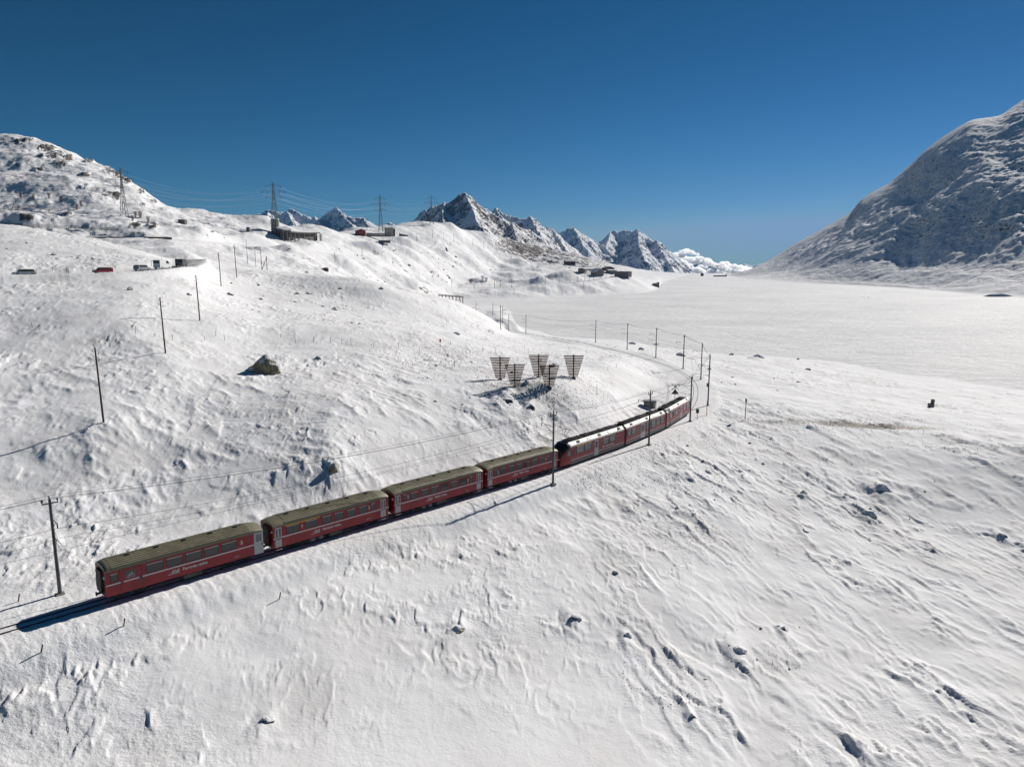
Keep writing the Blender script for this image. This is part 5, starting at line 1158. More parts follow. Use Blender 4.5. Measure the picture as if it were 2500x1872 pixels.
# ------------------------------------------------------------------ pylons and power lines
def pylon(px, pb, pt, D, label, conc=False, Href=38.0):
    p = hit(px, pb, D * .75) or at_depth(px, pb, D)
    top = world_pt(px, pt, depth_of(p)); H = top[2] - p.z; k = H / Href
    r = empty('power_pylon', p); z0 = 0 if not conc else 0
    b = MB(); bw, tw = 2.3 * k, .50 * k; zz = [0, .16, .30, .43, .55, .66, .76, .85, .93]; t_ = .13 * k
    def c(z, i): w = bw + (tw - bw) * min(z / .72, 1) ** .85; return Vector(((1 if i in (0, 1) else -1) * w, (1 if i in (1, 2) else -1) * w, z * H))
    for i in range(4):
        for a, e in zip(zz[:-1], zz[1:]): b.bar(c(a, i), c(e, i), t_ * 1.35, 4)
        b.bar(c(.93, i), (0, 0, H), t_, 4)
    for a, e in zip(zz[:-1], zz[1:]):
        for i in range(4):
            j = (i + 1) % 4; b.bar(c(a, i), c(e, j), t_ * .7, 4); b.bar(c(a, j), c(e, i), t_ * .7, 4); b.bar(c(e, i), c(e, j), t_ * .7, 4)
    b.build('lattice_mast', M['galv'], r)
    ends = []
    for (zf, w) in ((.60, 5.6), (.75, 9.0), (.90, 5.6)):
        w *= k; b = MB()
        for s in (-1, 1):
            b.bar((s * w, 0, zf * H), (0, -.5 * k, zf * H), t_, 4); b.bar((s * w, 0, zf * H), (0, .5 * k, zf * H), t_, 4); b.bar((s * w, 0, zf * H), (0, 0, (zf + .05) * H), t_, 4)
        b.bar((-w, 0, zf * H), (w, 0, zf * H), t_, 4)
        a = b.build('cross_arm', M['galv'], r)
        xs = (-w, w) if w < 8 * k else (-w, -w * .5, w * .5, w)
        for x in xs:
            i_ = MB(); i_.bar((x, 0, zf * H), (x, 0, zf * H - 2.4 * k), .16 * k, 6); i_.build('insulator', M['insul'], a); ends.append((x, zf * H - 2.4 * k))
    tag(r, label, 'pylon', 'lattice power pylons along the hills'); return r, ends
PY = []
PY.append(pylon(304, 529, 411, 520, 'lattice pylon standing in front of the rocky left hill'))
PY.append(pylon(672, 560, 447, 648, 'lattice pylon rising from the round concrete tower'))
PY.append(pylon(930, 566, 477, 860, 'lattice pylon behind the concrete block house'))
PY.append(pylon(1054, 549, 478, 1020, 'rightmost lattice pylon, left of the pointed peak'))
# ------------------------------------------------------------------ buildings
def snow_slab(mb, x0, x1, y0, y1, z, t=.35): mb.box(x0, x1, y0, y1, z, z + t)
def frame_at(px0, px1, pbase, D0, D1=None):
    """ground line of a facade from photo px0 to px1: returns origin, heading, length"""
    A = hit(px0 + 1, pbase, D0 * .72) or at_depth(px0, pbase, D0); da = depth_of(A); A = at_depth(px0, pbase, da); w = world_pt(px1, pbase, da + (D1 or D0) - D0); B = Vector(w); d = B - A; return A, math.atan2(d.y, d.x), math.hypot(d.x, d.y)
def gable_house(name, px0, px1, pb, pt, D0, D1, depth, wall, roofm, label, cat, wins, snow=True, doors=(), D=None, pitch=.5, gable_front=False, chimney=False):
    A, rz, L = frame_at(px0, px1, pb, D0, D1); H = px_h(A, pb - pt); A.z -= .6
    r = empty(name, A, rz); eave = H * (1 - pitch * .55) + .6; top = H + .6
    b = MB()
    if gable_front:
        b.prism([(0, 0), (L, 0), (L, eave), (L / 2, top), (0, eave)], 0, depth, 'y')
    else:
        b.prism([(0, 0), (depth, 0), (depth, eave), (depth / 2, top), (0, eave)], 0, L, 'x')
    b.build('wall', wall, r)
    o_ = .35; t = .22; b = MB(); s = MB()
    if gable_front:
        for sg in (-1, 1):
            x_e = L / 2 + sg * (L / 2 + o_); z_e = eave - (top - eave) / (L / 2) * o_
            b.prism([(L / 2, top + .03), (x_e, z_e + .03), (x_e, z_e + t), (L / 2, top + t)], -o_, depth + o_, 'y'); s.prism([(L / 2, top + t + .01), (x_e, z_e + t + .01), (x_e, z_e + t + .4), (L / 2, top + t + .42)], -o_, depth + o_, 'y')
    else:
        for sg in (-1, 1):
            y_e = depth / 2 + sg * (depth / 2 + o_); z_e = eave - (top - eave) / (depth / 2) * o_
            b.prism([(depth / 2, top + .03), (y_e, z_e + .03), (y_e, z_e + t), (depth / 2, top + t)], -o_, L + o_, 'x'); s.prism([(depth / 2, top + t + .01), (y_e, z_e + t + .01), (y_e, z_e + t + .4), (depth / 2, top + t + .42)], -o_, L + o_, 'x')
    rf = b.build('roof', roofm, r)
    if snow: s.build('roof_snow', M['snowcap'], rf)
    if chimney: c = MB(); c.box(L * .6, L * .6 + .8, depth * .45, depth * .45 + .8, top - .6, top + 1.2); c.build('chimney', M['stone'], rf)
    for (fx, fz, w, h) in wins:
        x = fx * L; z = .6 + fz * H; f = MB(); f.box(x - w / 2 - .12, x + w / 2 + .12, -.06, .0, z - .12, z + h + .12); f = f.build('window', M['white'], r); g = MB(); g.box(x - w / 2, x + w / 2, -.09, -.055, z, z + h); g.build('pane', M['glass'], f)
    for (fx, w, h) in doors:
        d = MB(); d.box(fx * L - w / 2, fx * L + w / 2, -.08, 0, .5, .6 + h); d.build('door', M['wood'], r)
    tag(r, label, cat); return r
# round concrete tower with the gallery beside it
p = hit(673, 572, 430) or at_depth(673, 572, 640); gofs = depth_of(p) - 630; h = px_h(p, 572 - 537); rr = px_w(p, 20) / 2
tw = empty('concrete_tower', p); b = MB(); b.bar((0, 0, -3), (0, 0, h), rr, 28, sm=False); b.build('tower_wall', M['conc'], tw)
b = MB(); b.bar((0, 0, h), (0, 0, h + .5), rr * .96, 28); b.build('roof_snow', M['snowcap'], tw)
for k in range(3):
    a = math.radians(-115 + k * 25); b = MB(); b.bar((rr * math.cos(a), rr * math.sin(a), 0), (rr * math.cos(a), rr * math.sin(a), h), .25, 5); b.build('pilaster', M['conc_d'], tw)
tag(tw, 'round concrete tower under the second pylon from the left', 'tower')
# put the second pylon on the tower top
_b = PY[1][0].location.copy(); _H = world_pt(672, 447, depth_of(_b))[2] - _b.z
PY[1][0].location = Vector((p.x, p.y, p.z + h + .4)); PY[1][0].scale = (1, 1, (world_pt(672, 447, depth_of(p))[2] - p.z - h - .4) / _H)
gal = empty('avalanche_gallery', Vector(p)); pts = []
for (px, py, D) in [(671, 574, 628), (680, 576, 618), (692, 579, 614), (710, 582, 620), (730, 584, 632), (755, 584.5, 648), (782, 583.5, 668)]:
    w = world_pt(px, py, D + gofs); pts.append(Vector((w[0] - p.x, w[1] - p.y, w[2] - p.z)))
h2 = 17.5 * 620 / F
b = MB(); bs = MB(); bk = MB()
for a, c in zip(pts[:-1], pts[1:]):
    n = Vector((-(c - a).y, (c - a).x, 0)).normalized()
    b.add([a + Vector((0, 0, h2 - 1.0)), c + Vector((0, 0, h2 - 1.0)), c + n * 8 + Vector((0, 0, h2 - 1)), a + n * 8 + Vector((0, 0, h2 - 1)), a + Vector((0, 0, h2)), c + Vector((0, 0, h2)), c + n * 8 + Vector((0, 0, h2)), a + n * 8 + Vector((0, 0, h2))],
          [(0, 3, 2, 1), (4, 5, 6, 7), (0, 1, 5, 4), (1, 2, 6, 5), (2, 3, 7, 6), (3, 0, 4, 7)])
    bs.add([a + n * .6 + Vector((0, 0, h2 + .01)), c + n * .6 + Vector((0, 0, h2 + .01)), c + n * 8 + Vector((0, 0, h2 + .01)), a + n * 8 + Vector((0, 0, h2 + .01)), a + n * .6 + Vector((0, 0, h2 + .6)), c + n * .6 + Vector((0, 0, h2 + .6)), c + n * 8 + Vector((0, 0, h2 + 1.6)), a + n * 8 + Vector((0, 0, h2 + 1.6))],
          [(0, 3, 2, 1), (4, 5, 6, 7), (0, 1, 5, 4), (1, 2, 6, 5), (2, 3, 7, 6), (3, 0, 4, 7)])
    bk.add([a + n * 3 + Vector((0, 0, -3)), c + n * 3 + Vector((0, 0, -3)), c + n * 3.4 + Vector((0, 0, -3)), a + n * 3.4 + Vector((0, 0, -3)), a + n * 3 + Vector((0, 0, h2 - 1)), c + n * 3 + Vector((0, 0, h2 - 1)), c + n * 3.4 + Vector((0, 0, h2 - 1)), a + n * 3.4 + Vector((0, 0, h2 - 1))],
          [(0, 3, 2, 1), (4, 5, 6, 7), (0, 1, 5, 4), (1, 2, 6, 5), (2, 3, 7, 6), (3, 0, 4, 7)])
    for t in (0.0, .5):
        q = a.lerp(c, t); m_ = MB(); m_.box(q.x - .35, q.x + .35, q.y - .35, q.y + .35, q.z - 3, q.z + h2 - 1.01); m_.build('pillar', M['conc_d'], gal)
b.build('roof_slab', M['conc_d'], gal); bk.build('back_wall', M['conc_d'], gal); bs.build('roof_snow', M['snowcap'], gal)
m_ = MB(); q = pts[-1]; m_.box(q.x - .5, q.x + .5, q.y - .5, q.y + 6, q.z - 3, q.z + h2 - 1.01); m_.build('end_wall', M['conc'], gal)
tag(gal, 'long curved concrete road gallery beside the round tower', 'gallery')
gable_house('red_house', 870, 893, 574, 560.5, 760, 764, 9, M['housered'], M['housered'], 'small red wooden house with snowy gable roof on the horizon', 'house', [(.38, .30, .9, 1.2), (.62, .30, .9, 1.2)], gable_front=True, doors=[(.85, 1, 2)], chimney=True)
A, rz, L = frame_at(940, 965, 576.5, 800, 803); H = px_h(A, 19); r = empty('block_house', A - Vector((0, 0, 1)), rz); b = MB(); b.box(0, L * .82, 0, 10, 0, H + 1); b.build('wall', M['conc'], r); b = MB(); b.box(L * .82, L, .6, 9.4, 0, H + .2); b.build('side_wall', M['rust'], r)
b = MB(); b.box(-.2, L * .84, -.2, 10.2, H + 1.01, H + 1.5); b.build('roof', M['conc_d'], r); b = MB(); b.box(L * .3, L * .5, -.06, 0, H * .5, H * .55); b.build('vent', M['black'], r)
tag(r, 'square concrete block house with a dark side, right of the red house', 'block house')
A, rz, L = frame_at(894, 939, 576, 790, 798); H = px_h(A, 6); r = empty('retaining_wall', A - Vector((0, 0, 1)), rz); b = MB(); b.box(0, L, 0, 1, 0, H + 1); b.build('wall', M['conc'], r); b = MB(); b.box(0, L, -.2, 1.2, H + 1.01, H + 1.5); b.build('snow_cover', M['snowcap'], r); tag(r, 'low concrete wall between the red house and the block house', 'wall')
A, rz, L = frame_at(924, 953, 592.5, 720, 722); H = px_h(A, 4.5); r = empty('bunker', A - Vector((0, 0, .6)), rz); b = MB(); b.box(0, L, 0, 5, 0, H + .5); b.build('wall', M['conc_d'], r, bevel=.1); b = MB(); b.box(-.3, L + .3, -.3, 5.3, H + .51, H + .95); b.build('roof_slab', M['conc'], r); tag(r, 'low flat concrete bunker in the snow below the block house', 'bunker')
A, rz, L = frame_at(975, 996, 576, 830, 834); H = px_h(A, 5); r = empty('snow_wall', A - Vector((0, 0, 1)), rz); b = MB(); b.prism([(0, 0), (L, 0), (L, 1 + H * .3), (0, 1 + H)], 0, 1.2, 'y'); b.build('wall', M['conc_d'], r); b = MB(); b.box(0, .7, -.1, 1.3, 1 + H, 2 + H); b.build('end_post', M['conc_d'], r); tag(r, 'short dark sloping wall right of the block house', 'wall')
# barn and station across the lake
gable_house('barn', 1381, 1405, 646, 635, 1130, 1134, 10, M['wood'], M['wood'], 'dark barn with a snow covered roof, above the far station', 'barn', [(.5, .2, 1.2, 1.4)], doors=[(.25, 2.4, 3)], pitch=.55)
gable_house('station_house', 1427, 1455, 667, 655, 1060, 1100, 11, M['stone'], M['conc_d'], 'stone house at the left end of the far station', 'house', [(.2, .25, 1.1, 1.5), (.5, .25, 1.1, 1.5), (.8, .25, 1.1, 1.5)], pitch=.3)
gable_house('station_house', 1455, 1474, 674, 657, 1040, 1050, 12, M['stone'], M['conc_d'], 'tall gabled stone house with snow on its roof at the far station', 'house', [(.3, .2, 1.2, 1.6), (.7, .2, 1.2, 1.6), (.3, .55, 1.2, 1.6), (.7, .55, 1.2, 1.6)], gable_front=True, pitch=.8)
gable_house('station_house', 1479, 1500, 662, 651, 1220, 1230, 12, M['wood'], M['conc_d'], 'dark gabled house on the rise behind the far station', 'house', [(.3, .3, 1.2, 1.5), (.7, .3, 1.2, 1.5)], pitch=.7, gable_front=True, snow=False)
gable_house('station_house', 1486, 1506, 668, 659, 1180, 1185, 10, M['stone'], M['conc_d'], 'low stone house below the dark gabled house', 'house', [(.3, .3, 1.2, 1.5), (.7, .3, 1.2, 1.5)], pitch=.4)
A, rz, L = frame_at(1500, 1535, 675, 1110, 1095); H = px_h(A, 12); r = empty('station_hall', A - Vector((0, 0, 1)), rz); b = MB(); b.box(0, L, 0, 10, 0, H * .9 + 1); b.build('wall', M['stone'], r); b = MB(); b.box(-.5, L + .5, -1.8, 10.5, H * .9 + 1.01, H * .9 + 1.5); b.build('roof_slab', M['conc_d'], r)
b = MB(); b.box(1, L - 4, -1.5, 10, H * .9 + 1.51, H * .9 + 2.2); b.build('roof_snow', M['snowcap'], r); b = MB(); b.box(L - 2.6, L + .2, -1.2, 9, 0, H + 1.0); b.build('end_tower', M['stone'], r)
for k in range(6): g = MB(); x = L * (k + .6) / 7.2; g.box(x - .9, x + .9, -.06, 0, 1.6, 3.6); g.build('window', M['glass'], r)
tag(r, 'long flat roofed stone hall at the right end of the far station', 'station building')
A, rz, L = frame_at(1592, 1610, 703, 640, 640); A = Vector(world_pt(1593, 703, -41.9)); A.z = 0; L = px_w(A, 17); H = px_h(A, 11); r = empty('lake_hut', A, math.radians(10)); b = MB(); b.prism([(0, 0), (L, 0), (L, H), (L * .12, H * .95)], 0, 5, 'y'); b.build('wall', M['stone'], r)
b = MB(); b.box(L * .78, L, -.3, 5.2, 0, H * 1.25); b.build('end_wall', M['conc_d'], r); b = MB(); b.box(L * .2, L * .7, -.8, -.02, 0, H * .55); b.build('lean_to', M['conc'], r); b = MB(); b.prism([(L * .1, H * .96), (L * .77, H * 1.01), (L * .77, H * 1.12), (L * .1, H * 1.05)], -.3, 5.2, 'y'); b.build('roof_snow', M['snowcap'], r)
b = MB(); b.box(L * .3, L * .45, -.84, -.80, .6, 1.9); b.build('door', M['black'], r)
tag(r, 'lone square stone hut on the frozen lake off the peninsula tip', 'hut')
A = Vector(world_pt(1712, 672, 2350)); r = empty('valve_house', (A.x, A.y, 0)); b = MB(); b.box(0, 8, 0, 8, 0, 9); b.bar((4, 4, 9), (4, 4, 11), 4.2, 12, 1); b.build('wall', M['conc_d'], r); tag(r, 'tiny dark valve house at the far end of the lake', 'hut')
A = Vector(world_pt(1742, 674, 2250)); r = empty('dam_wall', (A.x, A.y, 0), math.radians(4)); b = MB(); b.box(0, 42, 0, 3, 0, 4); b.build('wall', M['conc_d'], r); b = MB(); b.box(40, 42.5, -.5, 3.5, 0, 8); b.build('end_pier', M['conc_d'], r); tag(r, 'low dark dam wall at the far end of the lake', 'dam')
# steel snow shed at the end of the near hill
A, B = Vector(world_pt(1070, 733, 304)), Vector(world_pt(1129, 738, 304)); d = B - A; L = d.length; h = px_h(A, 16); r = empty('snow_shed', A + Vector((0, 0, -.3))); r.rotation_euler = (0, -math.asin(d.z / L), math.atan2(d.y, d.x))
b = MB()
for k in range(15): x = L * k / 14; b.bar((x, 0, h), (x + .35, 3.4, h * .72), .06, 4)
for y in (0, 1.1, 2.2, 3.4): b.bar((0, y, h - y * .08 * h), (L, y, h - y * .08 * h), .08, 4)
b.build('grating', M['rust'], r)
for k in range(8):
    b = MB(); x = L * k / 7; b.bar((x, 0, h), (min(x + 1.1, L + .4), -.4, -1.5), .10, 5); b.bar((x, 0, h), (x - .3, 1.5, -1.5), .08, 5); b.build('strut', M['rust'], r)
b = MB(); b.bar((0, -.2, h * .45), (L, -.2, h * .45), .07, 5); b.build('beam', M['rust'], r)
tag(r, 'dark steel snow shed on struts at the near hill crest', 'snow shed')
# road, gallery mouth, retaining wall
def ribbon(name, P, w, dz, m, kind=None):
    o = sweep(name, P, [(-w, dz), (w, dz), (w, dz - .3), (-w, dz - .3)], m); tag(o, kind='structure'); return o
ribbon('road', ROAD, 3.0, .05, M['asphalt']); 
R2b = ROAD2[:int(len(ROAD2) * .55)]
ribbon('road', R2b, 3.4, .10, M['asphalt'])
A = R2b[0]; r = empty('road_parapet', Vector(A)); R2b = np.array([q for q in R2b if 1250 + F * q[0] / (q[1] * CP - (q[2] - CAMZ) * SP) < 425]); o = sweep('wall', R2b - np.array([A[0], A[1], A[2]]), [(3.6, -1.0), (4.2, -1.0), (4.2, 1.7), (3.6, 1.7)], M['conc_d'], r); tag(r, 'low dark parapet along the upper road below the left hill', 'parapet')
A, B = world_pt(405, 660, 222), world_pt(474, 653, 240); g0 = Vector((A[0], A[1], A[2] - 2)); d = Vector(B - A); L = d.length
r = empty('gallery_portal', g0, math.atan2(d.y, d.x)); H = px_h(g0, 19) + 1.2
b = MB(); b.prism([(0, H - .9), (L * 1.0, H - .5), (L * .80, H - 3.1), (L * .68, H - 3.4), (L * .60, H - 1.3), (0, H - 1.6)], 0, .5, 'y'); b.build('front_beam', M['conc'], r)
b = MB(); b.box(0, L, .51, 9, H - 1.0, H - .55); b.build('roof_slab', M['conc'], r); b = MB(); b.box(.0, L * .95, 8.5, 9, 0, H - 1.01); b.build('back_wall', M['conc_d'], r); b = MB(); b.box(L * .74, L * .80, .5, 1, 0, H - 3); b.build('pillar', M['conc'], r)
b = MB(); b.box(-.5, L, .0, 9.2, H - .5, H - .1); b.build('roof_snow', M['snowcap'], r)
tag(r, 'concrete gallery mouth where the lower road disappears', 'gallery')
# ------------------------------------------------------------------ vehicles
def car(name, pxc, py, D, heading, paint, label, L=4.5, H=1.55, van=False, cat='car'):
    p = at_depth(pxc, py, D); j = int(np.argmin(np.hypot(ROAD[:, 0] - p.x, ROAD[:, 1] - p.y))); q = ROAD[j]; T = ROAD[min(j + 1, len(ROAD) - 1)] - ROAD[max(j - 1, 0)]
    r = empty(name, (q[0], q[1], q[2] + .06), math.atan2(T[1], T[0]) + heading); W = .9 if not van else 1.05
    if van: prof = [(-L / 2, .45), (-L / 2, H), (L * .22, H), (L * .36, H * .62), (L / 2, H * .5), (L / 2, .35), (L / 2 - .1, .3), (-L / 2 + .1, .3)]
    else: prof = [(-L / 2, .45), (-L / 2 + .05, .98), (-L * .40, H * .96), (-L * .05, H), (L * .12, H * .97), (L * .27, .95), (L * .46, .80), (L / 2, .62), (L / 2, .35), (L / 2 - .1, .26), (-L / 2 + .1, .26)]
    b = MB(); b.prism(prof, -W, W, 'y'); b.build('body', paint, r, bevel=.07)
    for s in (-1, 1):
        g = MB(); y = s * (W + .005)
        if van: q_ = [(L * .05, H * .60), (L * .05, H * .90), (L * .21, H * .90), (L * .33, H * .60)]
        else: q_ = [(-L * .40, 1.0), (-L * .36, H * .93), (L * .10, H * .93), (L * .23, 1.0)]
        g.prism(q_, min(y, y + s * .015), max(y, y + s * .015), 'y'); g.build('side_window', M['glass'], r)
    g = MB()
    if van: g.add([(L * .225, -W + .1, H * .96), (L * .225, W - .1, H * .96), (L * .355, W - .1, H * .64), (L * .355, -W + .1, H * .64), (L * .235, -W + .1, H * .98), (L * .235, W - .1, H * .98), (L * .37, W - .1, H * .65), (L * .37, -W + .1, H * .65)], [(0, 3, 2, 1), (4, 5, 6, 7), (0, 1, 5, 4), (1, 2, 6, 5), (2, 3, 7, 6), (3, 0, 4, 7)])
    else: g.add([(L * .13, -W + .12, H * .95), (L * .13, W - .12, H * .95), (L * .26, W - .12, 1.0), (L * .26, -W + .12, 1.0), (L * .145, -W + .12, H * .98), (L * .145, W - .12, H * .98), (L * .285, W - .12, .99), (L * .285, -W + .12, .99)], [(0, 3, 2, 1), (4, 5, 6, 7), (0, 1, 5, 4), (1, 2, 6, 5), (2, 3, 7, 6), (3, 0, 4, 7)])
    g.build('windscreen', M['glass'], r)
    g = MB(); g.box(-L / 2 - .02, -L / 2 + .12 if not van else -L / 2, -W + .15, W - .15, H * .62, H * .92); g.build('rear_window', M['glass'], r)
    for sx in (-1, 1):
        for s in (-1, 1):
            w = MB(); w.bar((sx * L * .31, s * (W - .18), .33), (sx * L * .31, s * (W + .02), .33), .33, 16); w = w.build('wheel', M['tyre'], r); h_ = MB(); h_.bar((sx * L * .31, s * (W + .02), .33), (sx * L * .31, s * (W + .035), .33), .19, 10); h_.build('hubcap', M['hub'], w)
    for s in (-1, 1):
        l = MB(); l.box(-L / 2 - .03, -L / 2 + .03, s * (W - .25) - .1, s * (W - .25) + .1, .72, .92); l.build('tail_lamp', M['lampred'], r); l = MB(); l.box(L / 2 - .05, L / 2 + .03, s * (W - .25) - .12, s * (W - .25) + .12, .55, .68); l.build('headlight', M['white'], r)
    tag(r, label, cat, 'vehicles on the lower mountain road'); return r
car('estate_car', 60, 668, 169, math.pi, M['cwhite'], 'white estate car driving left, nearest the left edge', L=4.8, H=1.6)
car('parked_car', 249, 662, 181, math.pi, M['cred'], 'dark red car half hidden by the roadside snow bank', H=1.5)
car('estate_car', 349, 656, 191, 0, M['csilver'], 'dark silver car driving away, left of the white van', H=1.6)
car('delivery_van', 396, 649, 199, 0, M['cwhite'], 'boxy white van before the gallery mouth', L=5.2, H=2.5, van=True, cat='van')
car('dark_van', 424, 645, 210, 0, M['cdark'], 'dark van entering the gallery mouth', L=4.9, H=2.2, van=True, cat='van')
# ------------------------------------------------------------------ crossing gear
def striped(name, px, pb, pt, label, cat='marker post', w=.07):
    p = place(px, pb, 60); H = px_h(p, pb - pt); r = empty(name, p); n = 6; b = MB()
    for k in range(n): b.bar((0, 0, H * k / n - (.3 if k == 0 else 0)), (0, 0, H * (k + 1) / n), w, 8, mi=k % 2)
    b.build('post', [M['lampred'], M['white']], r); tag(r, label, cat); return r, H
r, H = striped('crossing_signal', 1647, 982, 958, 'crossing signal with black edged cross on a red and white post', 'crossing signal')
b = MB(); zc = H + 1.25
for sg in (-1, 1): b.bar((-.75, -.08, zc - sg * .62), (.75, -.08, zc + sg * .62), .11, 4)
b.build('cross', M['black'], r); b = MB()
for sg in (-1, 1): b.bar((-.62, -.20, zc - sg * .52), (.62, -.20, zc + sg * .52), .05, 4)
b.build('cross_face', M['white'], r)
b = MB(); b.prism([(-.85, H - .35), (.85, H - .35), (0, H + .85)], -.12, -.02, 'y'); b.build('signal_board', M['black'], r)
for x in (-.32, .32): b = MB(); b.bar((x, -.12, H), (x, -.18, H), .10, 12); b.build('lamp', M['glass'], r)
b = MB(); b.bar((0, 0, H - .1), (0, 0, H + 1.9), .05, 6); b.build('mast', M['pole'], r)
striped('marker_post', 1725, 1014, 975, 'red and white marker post at the foot of the tall switch pole')
p = place(1587, 992, 60); r = empty('equipment_hut', p, math.radians(-20)); b = MB(); b.box(-1.2, 1.2, -.8, .8, -.6, 1.1); b.build('wall', M['conc'], r); b = MB(); b.prism([(-1.4, 1.11), (1.4, 1.11), (1.4, 1.32), (-1.4, 1.2)], -1.0, 1.0, 'y'); rf = b.build('roof', M['conc_d'], r); b = MB(); b.prism([(-1.36, 1.22), (1.36, 1.34), (1.36, 1.68), (-1.36, 1.55)], -.95, .95, 'y'); b.build('roof_snow', M['snowcap'], rf); b = MB(); b.box(.2, .8, -.83, -.8, 0, 1.0); b.build('door', M['pole'], r)
tag(r, 'small grey equipment hut on the bank behind the railcar', 'hut')
p = place(1702, 1024, 60); r = empty('shunting_signal', p); b = MB(); b.bar((0, 0, -.2), (0, 0, 1.3), .05, 6); b.build('post', M['pole'], r); b = MB(); b.box(-.28, .28, -.12, .12, 1.3, 2.1); b.build('signal_head', M['black'], r, bevel=.03); b = MB(); b.bar((0, -.12, 1.7), (0, -.16, 1.7), .12, 12); b.build('lens', M['glass'], r); tag(r, 'small black signal box on a post beside the pole', 'signal')
p = place(1819, 1024, 60); H = px_h(p, 51); r = empty('sign_post', p); b = MB(); b.bar((0, 0, -.4), (0, 0, H), .07, 8); b.build('post', M['wood'], r); b = MB(); b.box(-.02, .02, -.55, .55, H - .75, H - .02); o = b.build('sign_panel', M['pole'], r); o.rotation_euler = (0, 0, math.radians(-2)); tag(r, 'tall wooden sign post with its panel turned edge on', 'sign post')
p = place(2274, 994, 60); r = empty('marker_block', p); b = MB(); b.box(-.7, .4, -.6, .6, -.3, 1.0); b.build('plinth', M['stone'], r, bevel=.1); b = MB(); b.box(-.1, .55, -.3, .4, 1.0, 2.0); b.build('block', M['conc_d'], r, bevel=.06); tag(r, 'dark stone block standing alone on the right hand snowfield', 'stone block')
p = place(1075, 847, 60); r = empty('small_sign', p); b = MB(); b.bar((0, 0, -.2), (0, 0, 1.6), .04, 6); b.build('post', M['wood'], r); b = MB(); b.box(-.2, .2, -.03, .03, 1.2, 1.9); b.build('panel', M['lampred'], r); tag(r, 'tiny reddish sign on the smooth slope above the knoll', 'sign')
p = place(796, 661, 200); r = empty('hay_hut', p); b = MB(); b.box(-1.6, 1.6, -1.2, 1.2, -.5, 2.0); b.build('wall', M['wood'], r); b = MB(); b.prism([(-1.9, 1.9), (1.9, 2.3), (1.9, 2.6), (-1.9, 2.2)], -1.4, 1.4, 'y'); b.build('roof', M['snowcap'], r); tag(r, 'tiny dark shed on the ridge below the thin poles', 'shed')
p = place(446, 546, 300); r = empty('hill_hut', p); b = MB(); b.box(-2.6, 2.6, -2, 2, -.6, 2.6); b.build('wall', M['conc_d'], r); b = MB(); b.box(-2.9, 2.9, -2.3, 2.3, 2.61, 3.1); b.build('roof', M['conc'], r); tag(r, 'tiny grey hut on the saddle right of the left hill', 'hut')
p = place(606, 565, 300); r = empty('transformer_kiosk', p); b = MB(); b.box(-1.2, 1.2, -1.2, 1.2, -.6, 3.2); b.build('cabinet', M['conc_d'], r, bevel=.05); b = MB(); b.box(-1.4, 1.4, -1.4, 1.4, 3.2, 3.5); b.build('roof', M['conc'], r); tag(r, 'tiny dark kiosk left of the round tower', 'kiosk')
# ------------------------------------------------------------------ slender stakes
stake = None; rs = random.Random(8)
def add_stake(px, py, lab, grp, h=1.2, lean=0.0, r=.035, d0=60):
    global stake
    p = place(px, py, d0)
    if stake is None: b = MB(); b.bar((0, 0, -.3), (0, 0, 1.0), 1.0, 6); stake = None; me_ = b.build('wooden_stake', M['wood']); stake = me_; o = me_
    else: o = stake.copy(); COL.objects.link(o)
    o.location = p; o.scale = (r, r, h); o.rotation_euler = (rs.uniform(-.08, .08), lean + rs.uniform(-.08, .08), 0); tag(o, lab, 'stake', grp); return o
for (px, py) in [(79, 800), (282, 822), (331, 814), (421, 831), (500, 832), (527, 821), (549, 831), (685, 825), (722, 838), (766, 836), (807, 836), (835, 841), (857, 843), (912, 850), (973, 852), (1024, 861), (840, 858), (1110, 896), (1255, 848), (1280, 851), (1340, 850), (1389, 857), (1432, 862), (1148, 868), (1178, 858), (1209, 862), (1290, 866), (1484, 905), (1505, 897), (1100, 842), (1090, 790)]:
    add_stake(px, py, 'thin short wooden stake poking out of the slope above the train', 'short stakes scattered on the slope above the train', h=rs.uniform(.9, 1.5))
for (px, py, lab) in [(682, 1462, 'short bent stake below the tail coaches, casting a thin shadow'), (302, 1527, 'stub of a stake between the track and the bottom left corner'), (100, 1592, 'leaning stake nearest the bottom left corner'), (45, 1468, 'short stub left of the big catenary pole')]:
    o = add_stake(px, py, lab, None, h=.7, lean=.25, r=.05, d0=40)
for (px, py, pt, lab) in [(128, 662, 651, 'snow marker pole right of the white estate car'), (167, 668, 650, 'double snow marker pole beside the lower road'), (163, 664, 649, 'thinner snow marker pole just left of the double one'), (103, 650, 645, 'low bent rail post above the white car'), (270, 665, 650, 'snow marker pole right of the red car'), (332, 659, 644, 'snow marker pole left of the dark silver car'), (370, 650, 637, 'snow marker pole between the silver car and the van'), (396, 641, 630, 'snow marker pole above the white van')]:
    p = place(px, py, 150); o = add_stake(px, py, lab, 'snow marker poles along the lower road', h=px_h(p, py - pt), r=.05, d0=150)
# tall red and white snow poles above the hollow behind the train
for (px, py, pt, lab) in [(1457, 963, 938, 'thin tall marker pole on the bank behind the railcar, left one')]:
    p = place(px, py, 60); add_stake(px, py, lab, None, h=px_h(p, py - pt), r=.04)
